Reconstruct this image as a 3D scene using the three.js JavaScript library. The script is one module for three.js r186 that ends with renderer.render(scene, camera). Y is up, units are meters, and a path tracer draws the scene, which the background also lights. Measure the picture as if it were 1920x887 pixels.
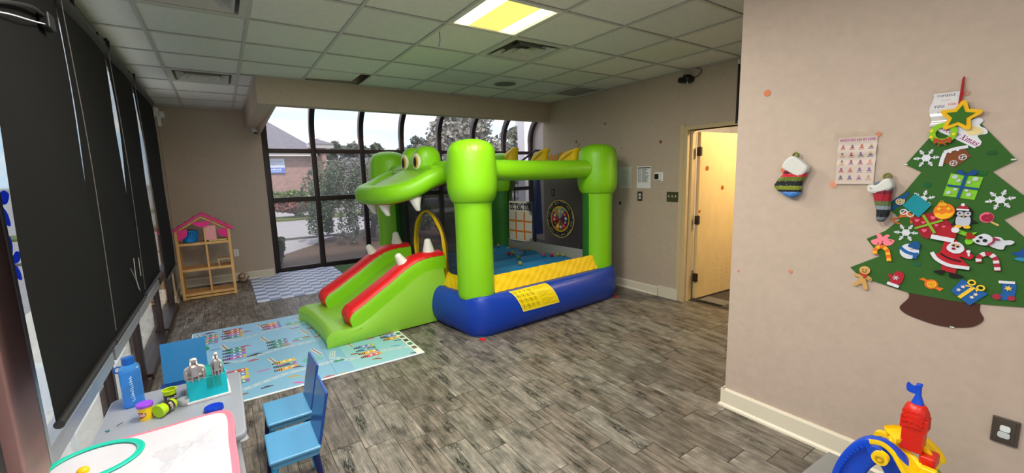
import * as THREE from 'three';
import { RoundedBoxGeometry } from 'three/addons/geometries/RoundedBoxGeometry.js';
import { mergeGeometries, mergeVertices, toCreasedNormals } from 'three/addons/utils/BufferGeometryUtils.js';
import { RectAreaLightUniformsLib } from 'three/addons/lights/RectAreaLightUniformsLib.js';

// ---------- camera, renderer, exposure ----------
const scene = new THREE.Scene();
const camera = new THREE.PerspectiveCamera(2 * Math.atan(443.5 / 792.4) * 180 / Math.PI, 1920 / 887, 0.05, 400);
const EYE = 1.566;
camera.position.set(0, EYE, 0);
camera.up.set(0.10287, 0.98928, -0.10362);
camera.lookAt(0.55673, EYE - 0.1436, -0.81819);
const renderer = new THREE.WebGLRenderer({ antialias: true });
renderer.toneMapping = THREE.LinearToneMapping;
renderer.toneMappingExposure = 1.48;
renderer.shadowMap.enabled = true;
RectAreaLightUniformsLib.init();

// ---------- helpers: random, noise, textures ----------
const V = (x, y, z) => new THREE.Vector3(x, y, z);
function rng(seed) { let a = seed >>> 0; return () => { a = (a + 0x6D2B79F5) | 0; let t = Math.imul(a ^ (a >>> 15), 1 | a); t = (t + Math.imul(t ^ (t >>> 7), 61 | t)) ^ t; return ((t ^ (t >>> 14)) >>> 0) / 4294967296; }; }
const clamp = (x, a = 0, b = 1) => Math.min(b, Math.max(a, x)), lerp = (a, b, t) => a + (b - a) * t;
const smooth = (a, b, x) => { const t = clamp((x - a) / (b - a)); return t * t * (3 - 2 * t); };
function hash(x, y, s) { let h = Math.imul(x, 374761393) ^ Math.imul(y, 668265263) ^ Math.imul(s, 1274126177); h = Math.imul(h ^ (h >>> 13), 1274126177); return ((h ^ (h >>> 16)) >>> 0) / 4294967296; }
function vnoise(x, y, s, px = 0, py = 0) {
  const ix = Math.floor(x), iy = Math.floor(y), fx = x - ix, fy = y - iy, u = fx * fx * (3 - 2 * fx), v = fy * fy * (3 - 2 * fy);
  const w = (i, p) => p ? ((i % p) + p) % p : i;
  const a = hash(w(ix, px), w(iy, py), s), b = hash(w(ix + 1, px), w(iy, py), s), c = hash(w(ix, px), w(iy + 1, py), s), d = hash(w(ix + 1, px), w(iy + 1, py), s);
  return lerp(lerp(a, b, u), lerp(c, d, u), v);
}
function fbm(x, y, s, o = 4, px = 0, py = 0) { let t = 0, a = 0.5, n = 0; for (let i = 0; i < o; i++) { t += a * vnoise(x, y, s + i, px, py); n += a; a *= 0.5; x *= 2; y *= 2; px *= 2; py *= 2; } return t / n; }
function dataTex(w, h, fn, srgb = true) {
  const d = new Uint8Array(w * h * 4);
  for (let y = 0; y < h; y++) for (let x = 0; x < w; x++) { const c = fn(x, y), i = (y * w + x) * 4; d[i] = clamp(c[0], 0, 255); d[i + 1] = clamp(c[1], 0, 255); d[i + 2] = clamp(c[2], 0, 255); d[i + 3] = 255; }
  const t = new THREE.DataTexture(d, w, h); t.wrapS = t.wrapT = THREE.RepeatWrapping; t.magFilter = THREE.LinearFilter; t.minFilter = THREE.LinearFilter;
  if (srgb) t.colorSpace = THREE.SRGBColorSpace; t.needsUpdate = true; return t;
}
function canvasTex(w, h, draw) {
  const c = document.createElement('canvas'); c.width = w; c.height = h; const g = c.getContext('2d'); draw(g, w, h);
  const t = new THREE.CanvasTexture(c); t.colorSpace = THREE.SRGBColorSpace; return t;
}

// ---------- sky ----------
{
  const W = 2048, H = 1024, d = new Float32Array(W * H * 4);
  for (let r = 0; r < H; r++) {
    const el = ((r + 0.5) / H - 0.5) * Math.PI, sy = Math.sin(el);
    for (let c = 0; c < W; c++) {
      const az = ((c + 0.5) / W - 0.5) * 2 * Math.PI, i = (r * W + c) * 4;
      const e = Math.max(0, el) * 180 / Math.PI;
      // horizon blue, milky higher up; streaks of cloud lie flat
      const px = Math.round(6 * 1) ; const u = az / (2 * Math.PI) + 0.5;
      const band = fbm(u * 24, e * 0.32, 11, 4, 24), puff = fbm(u * 48, e * 0.9, 31, 5, 48);
      const cover = smooth(0.36, 0.62, band * 0.65 + puff * 0.35 + smooth(3, 16, e) * 0.16);
      const dark = smooth(0.42, 0.75, fbm(u * 18, e * 0.55 + 7, 71, 4, 18));
      const blue = [lerp(0.56, 0.30, smooth(0, 40, e)), lerp(0.74, 0.52, smooth(0, 40, e)), lerp(0.90, 0.86, smooth(0, 40, e))];
      const white = [0.90, 0.90, 0.93], grey = [0.58, 0.58, 0.68], cream = smooth(9, 5, e) * (1 - dark) * 0.6;
      for (let k = 0; k < 3; k++) { let cl = lerp(white[k], grey[k], dark * 0.75); cl = lerp(cl, [0.95, 0.90, 0.78][k], cream); d[i + k] = el < 0 ? 0.3 : lerp(blue[k], cl, cover); }
      d[i + 3] = 1;
    }
  }
  const t = new THREE.DataTexture(d, W, H, THREE.RGBAFormat, THREE.FloatType);
  t.mapping = THREE.EquirectangularReflectionMapping; t.magFilter = THREE.LinearFilter; t.needsUpdate = true;
  scene.background = t; scene.environment = t;
}
const SKY_LEVEL = 1.35; scene.backgroundIntensity = SKY_LEVEL; scene.environmentIntensity = SKY_LEVEL;
const LAMP = 30;      // radiance of the ceiling panels
{ // hazy sun high behind the camera: lights the car park and the street
  const sun = new THREE.DirectionalLight(0xfff0dc, 3.2); sun.name = 'sun'; sun.position.set(-3, 82, 57); sun.castShadow = true; sun.shadow.radius = 7; sun.shadow.mapSize.set(2048, 2048);
  const c = sun.shadow.camera; c.left = -45; c.right = 45; c.top = 45; c.bottom = -45; c.near = 1; c.far = 220; scene.add(sun, sun.target);
}

// ---------- helpers: meshes, things ----------
const used = {};
function numbered(n) { const k = used[n] = (used[n] ?? -1) + 1; return k ? n + '_' + String(k).padStart(3, '0') : n; }
function mesh(name, g, m, parent, pos, rot) {
  const o = new THREE.Mesh(g, m); o.name = name; o.castShadow = o.receiveShadow = true;
  if (pos) o.position.set(...pos); if (rot) o.rotation.set(...rot);
  if (parent) parent.add(o); return o;
}
function thing(name, label, category, pos = [0, 0, 0], turn = 0, group) {
  const o = new THREE.Group(); o.name = numbered(name); o.position.set(...pos); o.rotation.y = turn;
  o.userData = { label, category }; if (group) o.userData.group = group; scene.add(o); return o;
}
function struct(name, pos = [0, 0, 0]) { const o = new THREE.Group(); o.name = name; o.position.set(...pos); o.userData.kind = 'structure'; scene.add(o); return o; }
function dup(src, label, pos, turn) { const o = src.clone(); o.name = numbered(src.name.replace(/_\d{3}$/, '')); o.userData = { ...src.userData, label }; o.position.set(...pos); if (turn !== undefined) o.rotation.y = turn; scene.add(o); return o; }
const C = (r, g, b) => new THREE.Color().setRGB(r / 255, g / 255, b / 255, THREE.SRGBColorSpace);
function mat(rgb, rough = 0.6, extra = {}) { return new THREE.MeshPhysicalMaterial({ color: C(...rgb), roughness: rough, side: THREE.DoubleSide, ...extra }); }
function metricUV(g, s = 1) {
  if (!g.attributes.normal) g.computeVertexNormals();
  const p = g.attributes.position, n = g.attributes.normal, uv = new Float32Array(p.count * 2);
  for (let i = 0; i < p.count; i++) {
    const ax = Math.abs(n.getX(i)), ay = Math.abs(n.getY(i)), az = Math.abs(n.getZ(i));
    let a, b; if (ay >= ax && ay >= az) { a = p.getX(i); b = p.getZ(i); } else if (ax >= az) { a = p.getZ(i); b = p.getY(i); } else { a = p.getX(i); b = p.getY(i); }
    uv[i * 2] = a * s; uv[i * 2 + 1] = b * s;
  }
  g.setAttribute('uv', new THREE.BufferAttribute(uv, 2)); return g;
}
const bx = (w, h, d, x = 0, y = 0, z = 0) => metricUV(new THREE.BoxGeometry(w, h, d).translate(x, y, z));
const span = (x0, x1, y0, y1, z0, z1) => bx(x1 - x0, y1 - y0, z1 - z0, (x0 + x1) / 2, (y0 + y1) / 2, (z0 + z1) / 2);
const rb = (w, h, d, r, x = 0, y = 0, z = 0, seg = 2) => metricUV(new RoundedBoxGeometry(w, h, d, seg, Math.min(r, w / 2.02, h / 2.02, d / 2.02)).translate(x, y, z));
const cyl = (r0, r1, h, x = 0, y = 0, z = 0, n = 20) => new THREE.CylinderGeometry(r0, r1, h, n).translate(x, y, z);
const sph = (r, x = 0, y = 0, z = 0, n = 20) => new THREE.SphereGeometry(r, n, Math.max(8, n >> 1)).translate(x, y, z);
function merge(list) { return mergeGeometries(list.map((g) => { g = g.index ? g.toNonIndexed() : g.clone(); for (const k of Object.keys(g.attributes)) if (!['position', 'normal', 'uv'].includes(k)) g.deleteAttribute(k); if (!g.attributes.uv) metricUV(g); return g; })); }
const tube = (pts, r, seg = 40, n = 8, closed = false) => new THREE.TubeGeometry(new THREE.CatmullRomCurve3(pts.map((p) => V(...p)), closed), seg, r, n, closed);
// cylinder between two points
function rod(a, b, r, r2 = r, n = 12) {
  const A = V(...a), B = V(...b), d = B.clone().sub(A), g = new THREE.CylinderGeometry(r2, r, d.length(), n);
  g.applyQuaternion(new THREE.Quaternion().setFromUnitVectors(V(0, 1, 0), d.normalize())); return g.translate((A.x + B.x) / 2, (A.y + B.y) / 2, (A.z + B.z) / 2);
}
// grid surface from fn(u, v); smooth over its seams
function surf(nu, nv, fn, weld = true) {
  const p = [], uv = [], idx = [];
  for (let j = 0; j <= nv; j++) for (let i = 0; i <= nu; i++) { p.push(...fn(i / nu, j / nv)); uv.push(i / nu, j / nv); }
  for (let j = 0; j < nv; j++) for (let i = 0; i < nu; i++) { const a = j * (nu + 1) + i, b = a + 1, c = a + nu + 1, d = c + 1; idx.push(a, b, d, a, d, c); }
  let g = new THREE.BufferGeometry(); g.setAttribute('position', new THREE.Float32BufferAttribute(p, 3)); g.setIndex(idx);
  if (weld) { g = mergeVertices(g, 1e-5); g.computeVertexNormals(); metricUV(g); } else { g.setAttribute('uv', new THREE.Float32BufferAttribute(uv, 2)); g.computeVertexNormals(); }
  return g;
}
// sweep a closed section along points; section(t, a) -> [side, up]
function sweep(pts, section, nt = 60, na = 24, up = V(0, 1, 0), closed = false) {
  const cv = new THREE.CatmullRomCurve3(pts.map((p) => V(...p)), closed, 'centripetal');
  return surf(na, nt, (a, t) => {
    const P = cv.getPointAt(t), T = cv.getTangentAt(t), S = new THREE.Vector3().crossVectors(T, up).normalize(), U = new THREE.Vector3().crossVectors(S, T);
    const [s, h] = section(t, a * 2 * Math.PI); return P.addScaledVector(S, s).addScaledVector(U, h).toArray();
  });
}
const sgnpow = (x, e) => Math.sign(x) * Math.pow(Math.abs(x), e);
// ends of a sweep closed by a round cap
const cap = (t, k) => { const e = Math.min(t, 1 - t); return e >= k ? 1 : Math.sqrt(Math.max(0, 1 - (1 - e / k) ** 2)); };
function poly(pts) { const s = new THREE.Shape(); pts.forEach((p, i) => i ? s.lineTo(...p) : s.moveTo(...p)); s.closePath(); return s; }
function blob(pts) { return new THREE.Shape(new THREE.CatmullRomCurve3(pts.map((p) => V(p[0], p[1], 0)), true, 'centripetal').getPoints(pts.length * 8).map((p) => new THREE.Vector2(p.x, p.y))); }
function disc(r, x = 0, y = 0, ry = r, rot = 0) { const s = new THREE.Shape(); s.absellipse(x, y, r, ry, 0, Math.PI * 2, false, rot); return s; }
function starShape(n, R, r, rot = Math.PI / 2, x = 0, y = 0) { const p = []; for (let i = 0; i < n * 2; i++) { const a = rot + i * Math.PI / n, q = i % 2 ? r : R; p.push([x + q * Math.cos(a), y + q * Math.sin(a)]); } return poly(p); }
function ext(shape, depth, bevel = 0, seg = 12) { return new THREE.ExtrudeGeometry(shape, { depth: depth - 2 * bevel, bevelEnabled: bevel > 0, bevelThickness: bevel, bevelSize: bevel, bevelOffset: -bevel, bevelSegments: 2, curveSegments: seg }).translate(0, 0, bevel); }
const rrect = (w, h, r, x = 0, y = 0) => { const s = new THREE.Shape(), a = x - w / 2, b = y - h / 2; s.moveTo(a + r, b); s.lineTo(a + w - r, b); s.quadraticCurveTo(a + w, b, a + w, b + r); s.lineTo(a + w, b + h - r); s.quadraticCurveTo(a + w, b + h, a + w - r, b + h); s.lineTo(a + r, b + h); s.quadraticCurveTo(a, b + h, a, b + h - r); s.lineTo(a, b + r); s.quadraticCurveTo(a, b, a + r, b); return s; };

// ---------- materials of the room ----------
const ROOM = { x0: -0.64, x1: 4.46, xn: 2.64, zb: -8.0, zn: -1.4, zf: 3.2, h: 2.683, gz: -8.25, hz: -5.39 };
const speck = dataTex(256, 256, (x, y) => { const f = 236 + 14 * fbm(x / 8, y / 8, 3, 4, 32, 32); return [f, f, f]; });
const paintBump = dataTex(256, 256, (x, y) => { const f = 255 * fbm(x / 5, y / 5, 9, 3, 51.2 | 0, 51.2 | 0); return [f, f, f]; }, false);
const wallPaint = (rgb) => mat(rgb, 0.62, { map: speck, bumpMap: paintBump, bumpScale: 0.0006 });
const M = {
  wall: wallPaint([196, 178, 158]), wallNear: wallPaint([196, 176, 160]), trim: mat([222, 212, 190], 0.4),
  bronze: mat([46, 33, 32], 0.38, { metalness: 0.25 }), bronzeFlare: mat([150, 114, 110], 0.5), alu: mat([190, 192, 196], 0.35, { metalness: 0.6 }),  // wide post: pinkish light flare painted into its bronze colour
  white: mat([232, 232, 228], 0.45), black: mat([18, 18, 19], 0.5), glass: new THREE.MeshPhysicalMaterial({ color: C(236, 240, 242), roughness: 0, transmission: 1, thickness: 0, ior: 1.5 }),
  tintGlass: new THREE.MeshPhysicalMaterial({ color: C(240, 240, 243), roughness: 0.2, transmission: 1, thickness: 0, ior: 1.5 }),
  chrome: mat([200, 200, 205], 0.2, { metalness: 1 }), plate: mat([92, 82, 74], 0.35, { metalness: 0.5 }),
};

// ---------- lamps: a fitting in the grid, its glow and the light just under it ----------
const GX = (i) => -0.336 + 0.61 * i, GZ = (j) => -3.582 - 0.61 * j;   // ceiling grid
function lampPanel(i, j, label, level = LAMP) {
  const x = GX(i) + 0.305, z = GZ(j) - 0.305, t = thing('ceiling_light', label, 'ceiling light', [x, 0, z], 0, undefined);
  const h = ROOM.h;
  mesh('frame', merge([bx(0.6, 0.012, 0.03, 0, h + 0.002, 0.285), bx(0.6, 0.012, 0.03, 0, h + 0.002, -0.285), bx(0.03, 0.012, 0.54, 0.285, h + 0.002, 0), bx(0.03, 0.012, 0.54, -0.285, h + 0.002, 0)]), M.white, t);
  mesh('diffuser', bx(0.55, 0.004, 0.55, 0, h + 0.008, 0), new THREE.MeshStandardMaterial({ color: C(250, 235, 170), roughness: 0.5, emissive: new THREE.Color(1, 0.73, 0.13), emissiveIntensity: 0.85 }), t);
  const tb = new THREE.MeshStandardMaterial({ color: C(255, 250, 230), emissive: new THREE.Color(1, 0.95, 0.72), emissiveIntensity: 1.9 });
  for (const s of [-1, 1]) mesh('lamp_tube', surf(16, 4, (a, v) => [s * 0.2 + 0.062 * Math.cos(a * 2 * Math.PI), h + 0.006 + 0.006 * Math.sin(a * 2 * Math.PI), (v - 0.5) * 0.53]), tb, t);
  const L = new THREE.RectAreaLight(new THREE.Color(1, 0.955, 0.87), level, 0.54, 0.54); L.name = 'lamp'; L.position.set(0, h - 0.012, 0); L.rotation.x = -Math.PI / 2; t.add(L);
  return t;
}
lampPanel(3, -2, 'glowing square yellow ceiling light panel beside the square air vent', 26);
[[1, -3, 'nearest the blinds', 40], [1, -5, 'in the middle of the row', 28], [1, -8, 'in the left back corner', 18]].forEach(([i, j, w, l]) => lampPanel(i, j, 'unseen square ceiling light panel above and behind the camera, ' + w, l));  // out of view, placed and tuned to light the room and near wall

// ---------- floor ----------
{
  const f = struct('floor');
  mesh('floor_slab', span(-0.77, 4.7, -0.2, -0.004, -8.4, 3.4), mat([74, 66, 60], 0.8), f);
  mesh('floor_slab', span(4.7, 6.6, -0.2, -0.0035, -8.4, -5.4), mat([74, 66, 60], 0.8), f);
  const tex = [], bump = [];
  for (let k = 0; k < 7; k++) {
    const r = rng(100 + k), tone = [1.0, 0.93, 1.06, 0.86, 1.03, 0.97, 1.1][k], warm = [1, 3, -1, 2, 0, 3, 0][k];
    const knots = Array.from({ length: 1 + (k % 3) }, () => [r() * 96, r() * 288, 5 + r() * 12, 14 + r() * 40, r()]);
    const fn = (x, y) => {
      const wob = 5 * (fbm(x / 30, y / 70, k * 7 + 1, 3) - 0.5), g1 = fbm((x + wob) / 1.5, y / 46, k * 7 + 2, 3), g2 = fbm((x + wob) / 9, y / 120, k * 7 + 3, 3), g3 = fbm(x / 30, y / 45, k * 7 + 4, 3);
      let v = 0.76 + 0.44 * (g1 - 0.5) + 0.4 * (g2 - 0.5) + 0.46 * (g3 - 0.5);
      for (const [kx, ky, rx, ry, q] of knots) { const d = ((x - kx) / rx) ** 2 + ((y - ky) / ry) ** 2, n = fbm(x / 1.7, y / 11, k * 7 + 5, 3); if (d < 2.2) v -= (0.26 + 0.26 * q) * smooth(2.2, 0.1, d) * smooth(0.38, 0.66, n); }
      const sc = fbm(x / 1.6, y / 14, k + 50, 2); if (sc > 0.66) v += 0.07; if (fbm(x / 1.1, y / 26, k + 80, 2) < 0.3) v -= 0.14;
      return clamp(v * tone, 0.08, 1.2);
    };
    const val = new Float32Array(192 * 576); for (let y = 0; y < 576; y++) for (let x = 0; x < 192; x++) val[y * 192 + x] = fn(x / 2, y / 2);
    tex.push(dataTex(192, 576, (x, y) => { const v = val[y * 192 + x]; return [v * 141 + warm, v * 131 + 2, v * 122 - warm * 0.4]; }));
    bump.push(dataTex(192, 576, (x, y) => { const v = 255 * val[y * 192 + x]; return [v, v, v]; }, false));
  }
  const mats = tex.map((t, k) => new THREE.MeshPhysicalMaterial({ map: t, roughness: 0.42, bumpMap: bump[k], bumpScale: 0.0012 }));
  const geo = []; for (let k = 0; k < 2; k++) { const g = new THREE.BoxGeometry(0.1700, 0.008, 0.5065).toNonIndexed(), p = g.attributes.position, n = g.attributes.normal, uv = g.attributes.uv;
    for (let i = 0; i < p.count; i++) { let u = p.getX(i) / 0.17 + 0.5, v = p.getZ(i) / 0.5065 + 0.5; if (k) { u = 1 - u; v = 1 - v; } uv.setXY(i, u, v); if (p.getY(i) > 0 && n.getY(i) > 0.5) {} } geo.push(g.translate(0, -0.004, 0)); }
  const known = { '-1': -1.938, 0: -2.09, 1: -1.936, 2: -1.59, 3: -1.425, 4: -1.77, 5: -1.593, 6: -1.475 }, r = rng(5), list = [];
  for (let c = -11; c < 30; c++) {
    const x = 1.2375 + 0.1733 * c + 0.0867, off = (known[c] ?? -Math.floor(r() * 6) * 0.085 - r() * 0.02), end = x > 4.5 ? -5.6 : 3.0; if (x < -0.62 || x > 6.25) continue;
    for (let z = off + 20 * 0.51; z > -8.3; z -= 0.51) {
      const zc = z - 0.255; if (zc > end || zc < -8.05) continue;
      const k = Math.floor(r() * 7), flip = r() < 0.5 ? 0 : 1;
      const dep = 0.5567 * x - 0.8182 * zc, lat = (0.8243 * x + 0.5655 * zc) / Math.max(0.2, dep), down = EYE / Math.max(0.2, dep);
      let seen = dep > 1.4 && Math.abs(lat) < 1.3 && down < 0.78 ? 1 / dep ** 3 : 0;
      if (x > 1.9 && x < 4.0 && zc < -3.7 && zc > -5.9) seen = 0; if (x > -0.3 && x < 1.3 && zc < -3.6 && zc > -5.3) seen = 0; if (x > 2.64 && zc > -1.4) seen = 0; if (x < -0.05 && zc > -2.8) seen = 0;
      list.push({ x, z: zc, k, flip, seen });
    }
  }
  list.sort((a, b) => b.seen - a.seen);
  const rest = mats.map(() => []);
  list.forEach((q, i) => { if (i < 300 && q.seen > 0) mesh('plank', geo[q.flip], mats[q.k], f, [q.x, 0, q.z]); else rest[q.k].push(geo[q.flip].clone().translate(q.x, 0, q.z)); });
  const field = new THREE.Group(); field.name = 'far_planks'; field.userData.kind = 'stuff'; f.add(field);
  rest.forEach((l, k) => { if (l.length) mesh('far_planks', mergeGeometries(l), mats[k], field).userData.kind = 'stuff'; });
}

// ---------- ceiling: slab, lay-in tiles, tee grid ----------
const skipCell = new Set(['3,-2', '1,-3', '1,-5', '1,-8', '4,-1', '0,3', '0,-1', '7,1']);
{
  const c = struct('ceiling'), h = ROOM.h;
  mesh('ceiling_slab', merge([span(-0.8, 4.75, 2.86, 3.0, -5.55, 3.4), span(-0.8, 0.58, 2.86, 3.0, -8.12, -5.55)]), mat([60, 60, 60], 0.9), c);
  const tt = [0, 1, 2].map((k) => dataTex(256, 256, (x, y) => { const n = fbm(x / 3, y / 3, 20 + k, 3), p = hash(x >> 1, y >> 1, 30 + k) > 0.965 ? -12 : 0; const v = 226 + 12 * (n - 0.5) + p; return [v, v, v - 3].map((q) => q + 12); }));
  const tm = tt.map((t, k) => new THREE.MeshPhysicalMaterial({ map: t, color: C(...[[246, 246, 242], [240, 241, 238], [250, 248, 243]][k]), roughness: 0.9 }));
  const lens = mat([226, 231, 214], 0.35);
  const tee = mat([196, 196, 190], 0.5), g = rb(0.592, 0.014, 0.592, 0.004, 0, h + 0.0125, 0, 1), r = rng(8);
  for (let i = -1; i < 8; i++) for (let j = -10; j < 8; j++) {
    const x0 = Math.max(GX(i), ROOM.x0), x1 = Math.min(GX(i + 1), ROOM.x1), z1 = GZ(j), z0 = Math.max(GZ(j + 1), ROOM.zb); if (z1 < ROOM.zb + 0.05) continue;
    if (skipCell.has(i + ',' + j)) continue;
    let xe = x1, ze = z0;
    if (x1 > 0.45 && z0 < ROOM.hz) { if (z1 <= ROOM.hz) { if (x0 < 0.40) xe = 0.42; else continue; } else if (x0 >= 0.2) ze = ROOM.hz; }
    const w = xe - x0, d = z1 - ze; if (w < 0.03 || d < 0.03) continue;
    const lensCell = ['3,0', '6,-2', '6,0'].includes(i + ',' + j);
    const m = mesh('ceiling_tile', w > 0.6 && d > 0.6 ? g : bx(w - 0.018, 0.014, d - 0.018, 0, h + 0.0125, 0), lensCell ? lens : tm[Math.floor(r() * 3)], c, [(x0 + xe) / 2, 0, (z1 + ze) / 2]);
    m.rotation.y = Math.floor(r() * 2) * (w > 0.6 && d > 0.6 ? Math.PI : 0);
    if (i === 2 && j === 2) { m.rotation.set(0.012, 0, 0.03); m.position.y = 0.016; }   // one tile has slipped
  }
  for (let i = 0; i < 8; i++) mesh('ceiling_tee', bx(0.024, 0.006, (i <= 1 ? 11.2 : 8.55) - (i === 1 ? 0 : 0), GX(i), h, (3.2 + (i <= 1 ? -8.0 : -5.39)) / 2), tee, c);
  for (let j = -10; j < 8; j++) { const z = GZ(j); if (z < ROOM.zb) break; const x1 = z < ROOM.hz ? 0.42 : ROOM.x1; mesh('ceiling_tee', bx(x1 - ROOM.x0, 0.0058, 0.022, (x1 + ROOM.x0) / 2, h, z), tee, c); }
  mesh('wall_angle', merge([bx(0.02, 0.005, 6.6, ROOM.x1 - 0.01, h, -2.1), bx(0.02, 0.005, 2.6, 0.41, h, -6.7), bx(1.06, 0.005, 0.02, -0.11, h, ROOM.zb + 0.01), bx(4.04, 0.005, 0.02, 2.44, h, ROOM.hz + 0.01)]), tee, c);
}
// square louvred diffusers
function airVent(i, j, label) {
  const t = thing('air_vent', label, 'air vent', [GX(i) + 0.305, ROOM.h, GZ(j) - 0.305]), dk = mat([48, 44, 40], 0.8), wm = mat([206, 204, 194], 0.5);
  const ring = (a, b, y0, y1) => surf(4, 1, (u, v) => { const k = lerp(a, b, v), y = lerp(y0, y1, v), q = Math.round(u * 4) % 4, s = [[-1, -1], [1, -1], [1, 1], [-1, 1]][q]; return [s[0] * k, y, s[1] * k]; }, false);
  mesh('frame', merge([[0.285, 0], [-0.285, 0]].flatMap(([p]) => [bx(0.6, 0.008, 0.05, 0, 0.002, p * 0.965), bx(0.05, 0.008, 0.5, p * 0.965, 0.002, 0)])), wm, t);
  mesh('duct', bx(0.52, 0.02, 0.52, 0, 0.14, 0), dk, t);
  mesh('duct_side', merge([bx(0.52, 0.14, 0.01, 0, 0.07, 0.255), bx(0.52, 0.14, 0.01, 0, 0.07, -0.255), bx(0.01, 0.14, 0.52, 0.255, 0.07, 0), bx(0.01, 0.14, 0.52, -0.255, 0.07, 0)]), wm, t);
  for (const [a, b] of [[0.225, 0.165], [0.15, 0.09]]) mesh('louvre', toCreasedNormals(merge([ring(a, b, -0.006, 0.045), ring(b, a, 0.049, -0.002)]), 0.3), wm, t);
  mesh('center_plate', bx(0.15, 0.006, 0.15, 0, -0.004, 0), wm, t);
  return t;
}
airVent(4, -1, 'square white ceiling air vent right beside the glowing light panel');
airVent(0, 3, 'square ceiling air vent near the far left corner, before the dollhouse wall');
airVent(0, -1, 'square ceiling air vent cut by the top edge of the photo, above the blinds');
{
  const t = thing('ceiling_speaker', 'round grey speaker grille set in a ceiling tile', 'speaker', [3.02, ROOM.h, -4.5]);
  mesh('rim', new THREE.TorusGeometry(0.135, 0.008, 8, 40).rotateX(Math.PI / 2), mat([190, 190, 180], 0.5), t);
  mesh('grille', cyl(0.132, 0.132, 0.012, 0, 0.0, 0, 36), mat([112, 112, 104], 0.7), t);
  const r = thing('return_grille', 'slatted white return air grille in the ceiling corner by the right wall', 'air vent', [4.2, ROOM.h, -4.497]);
  mesh('frame', merge([bx(0.5, 0.01, 0.03, 0, 0.002, 0.29), bx(0.5, 0.01, 0.03, 0, 0.002, -0.29), bx(0.03, 0.01, 0.6, 0.24, 0.002, 0), bx(0.03, 0.01, 0.6, -0.24, 0.002, 0)]), M.white, r);
  mesh('duct', bx(0.46, 0.01, 0.56, 0, 0.03, 0), mat([70, 70, 66], 0.8), r);
  for (let k = 0; k < 13; k++) mesh('slat', bx(0.45, 0.003, 0.03, 0, 0, 0).rotateX(0.5).translate(0, 0.006, -0.25 + k * 0.0417), M.white, r);
  const w = thing('loose_wire', 'short curled blue wire hanging from a ceiling tile', 'wire', [1.53, ROOM.h, -3.2]);
  mesh('strand', tube([[0, 0.004, 0.02], [0.012, -0.02, 0.0], [0.016, -0.06, -0.01], [-0.004, -0.1, 0.0]], 0.003, 24, 6), mat([40, 52, 110], 0.5), w);
}

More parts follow.
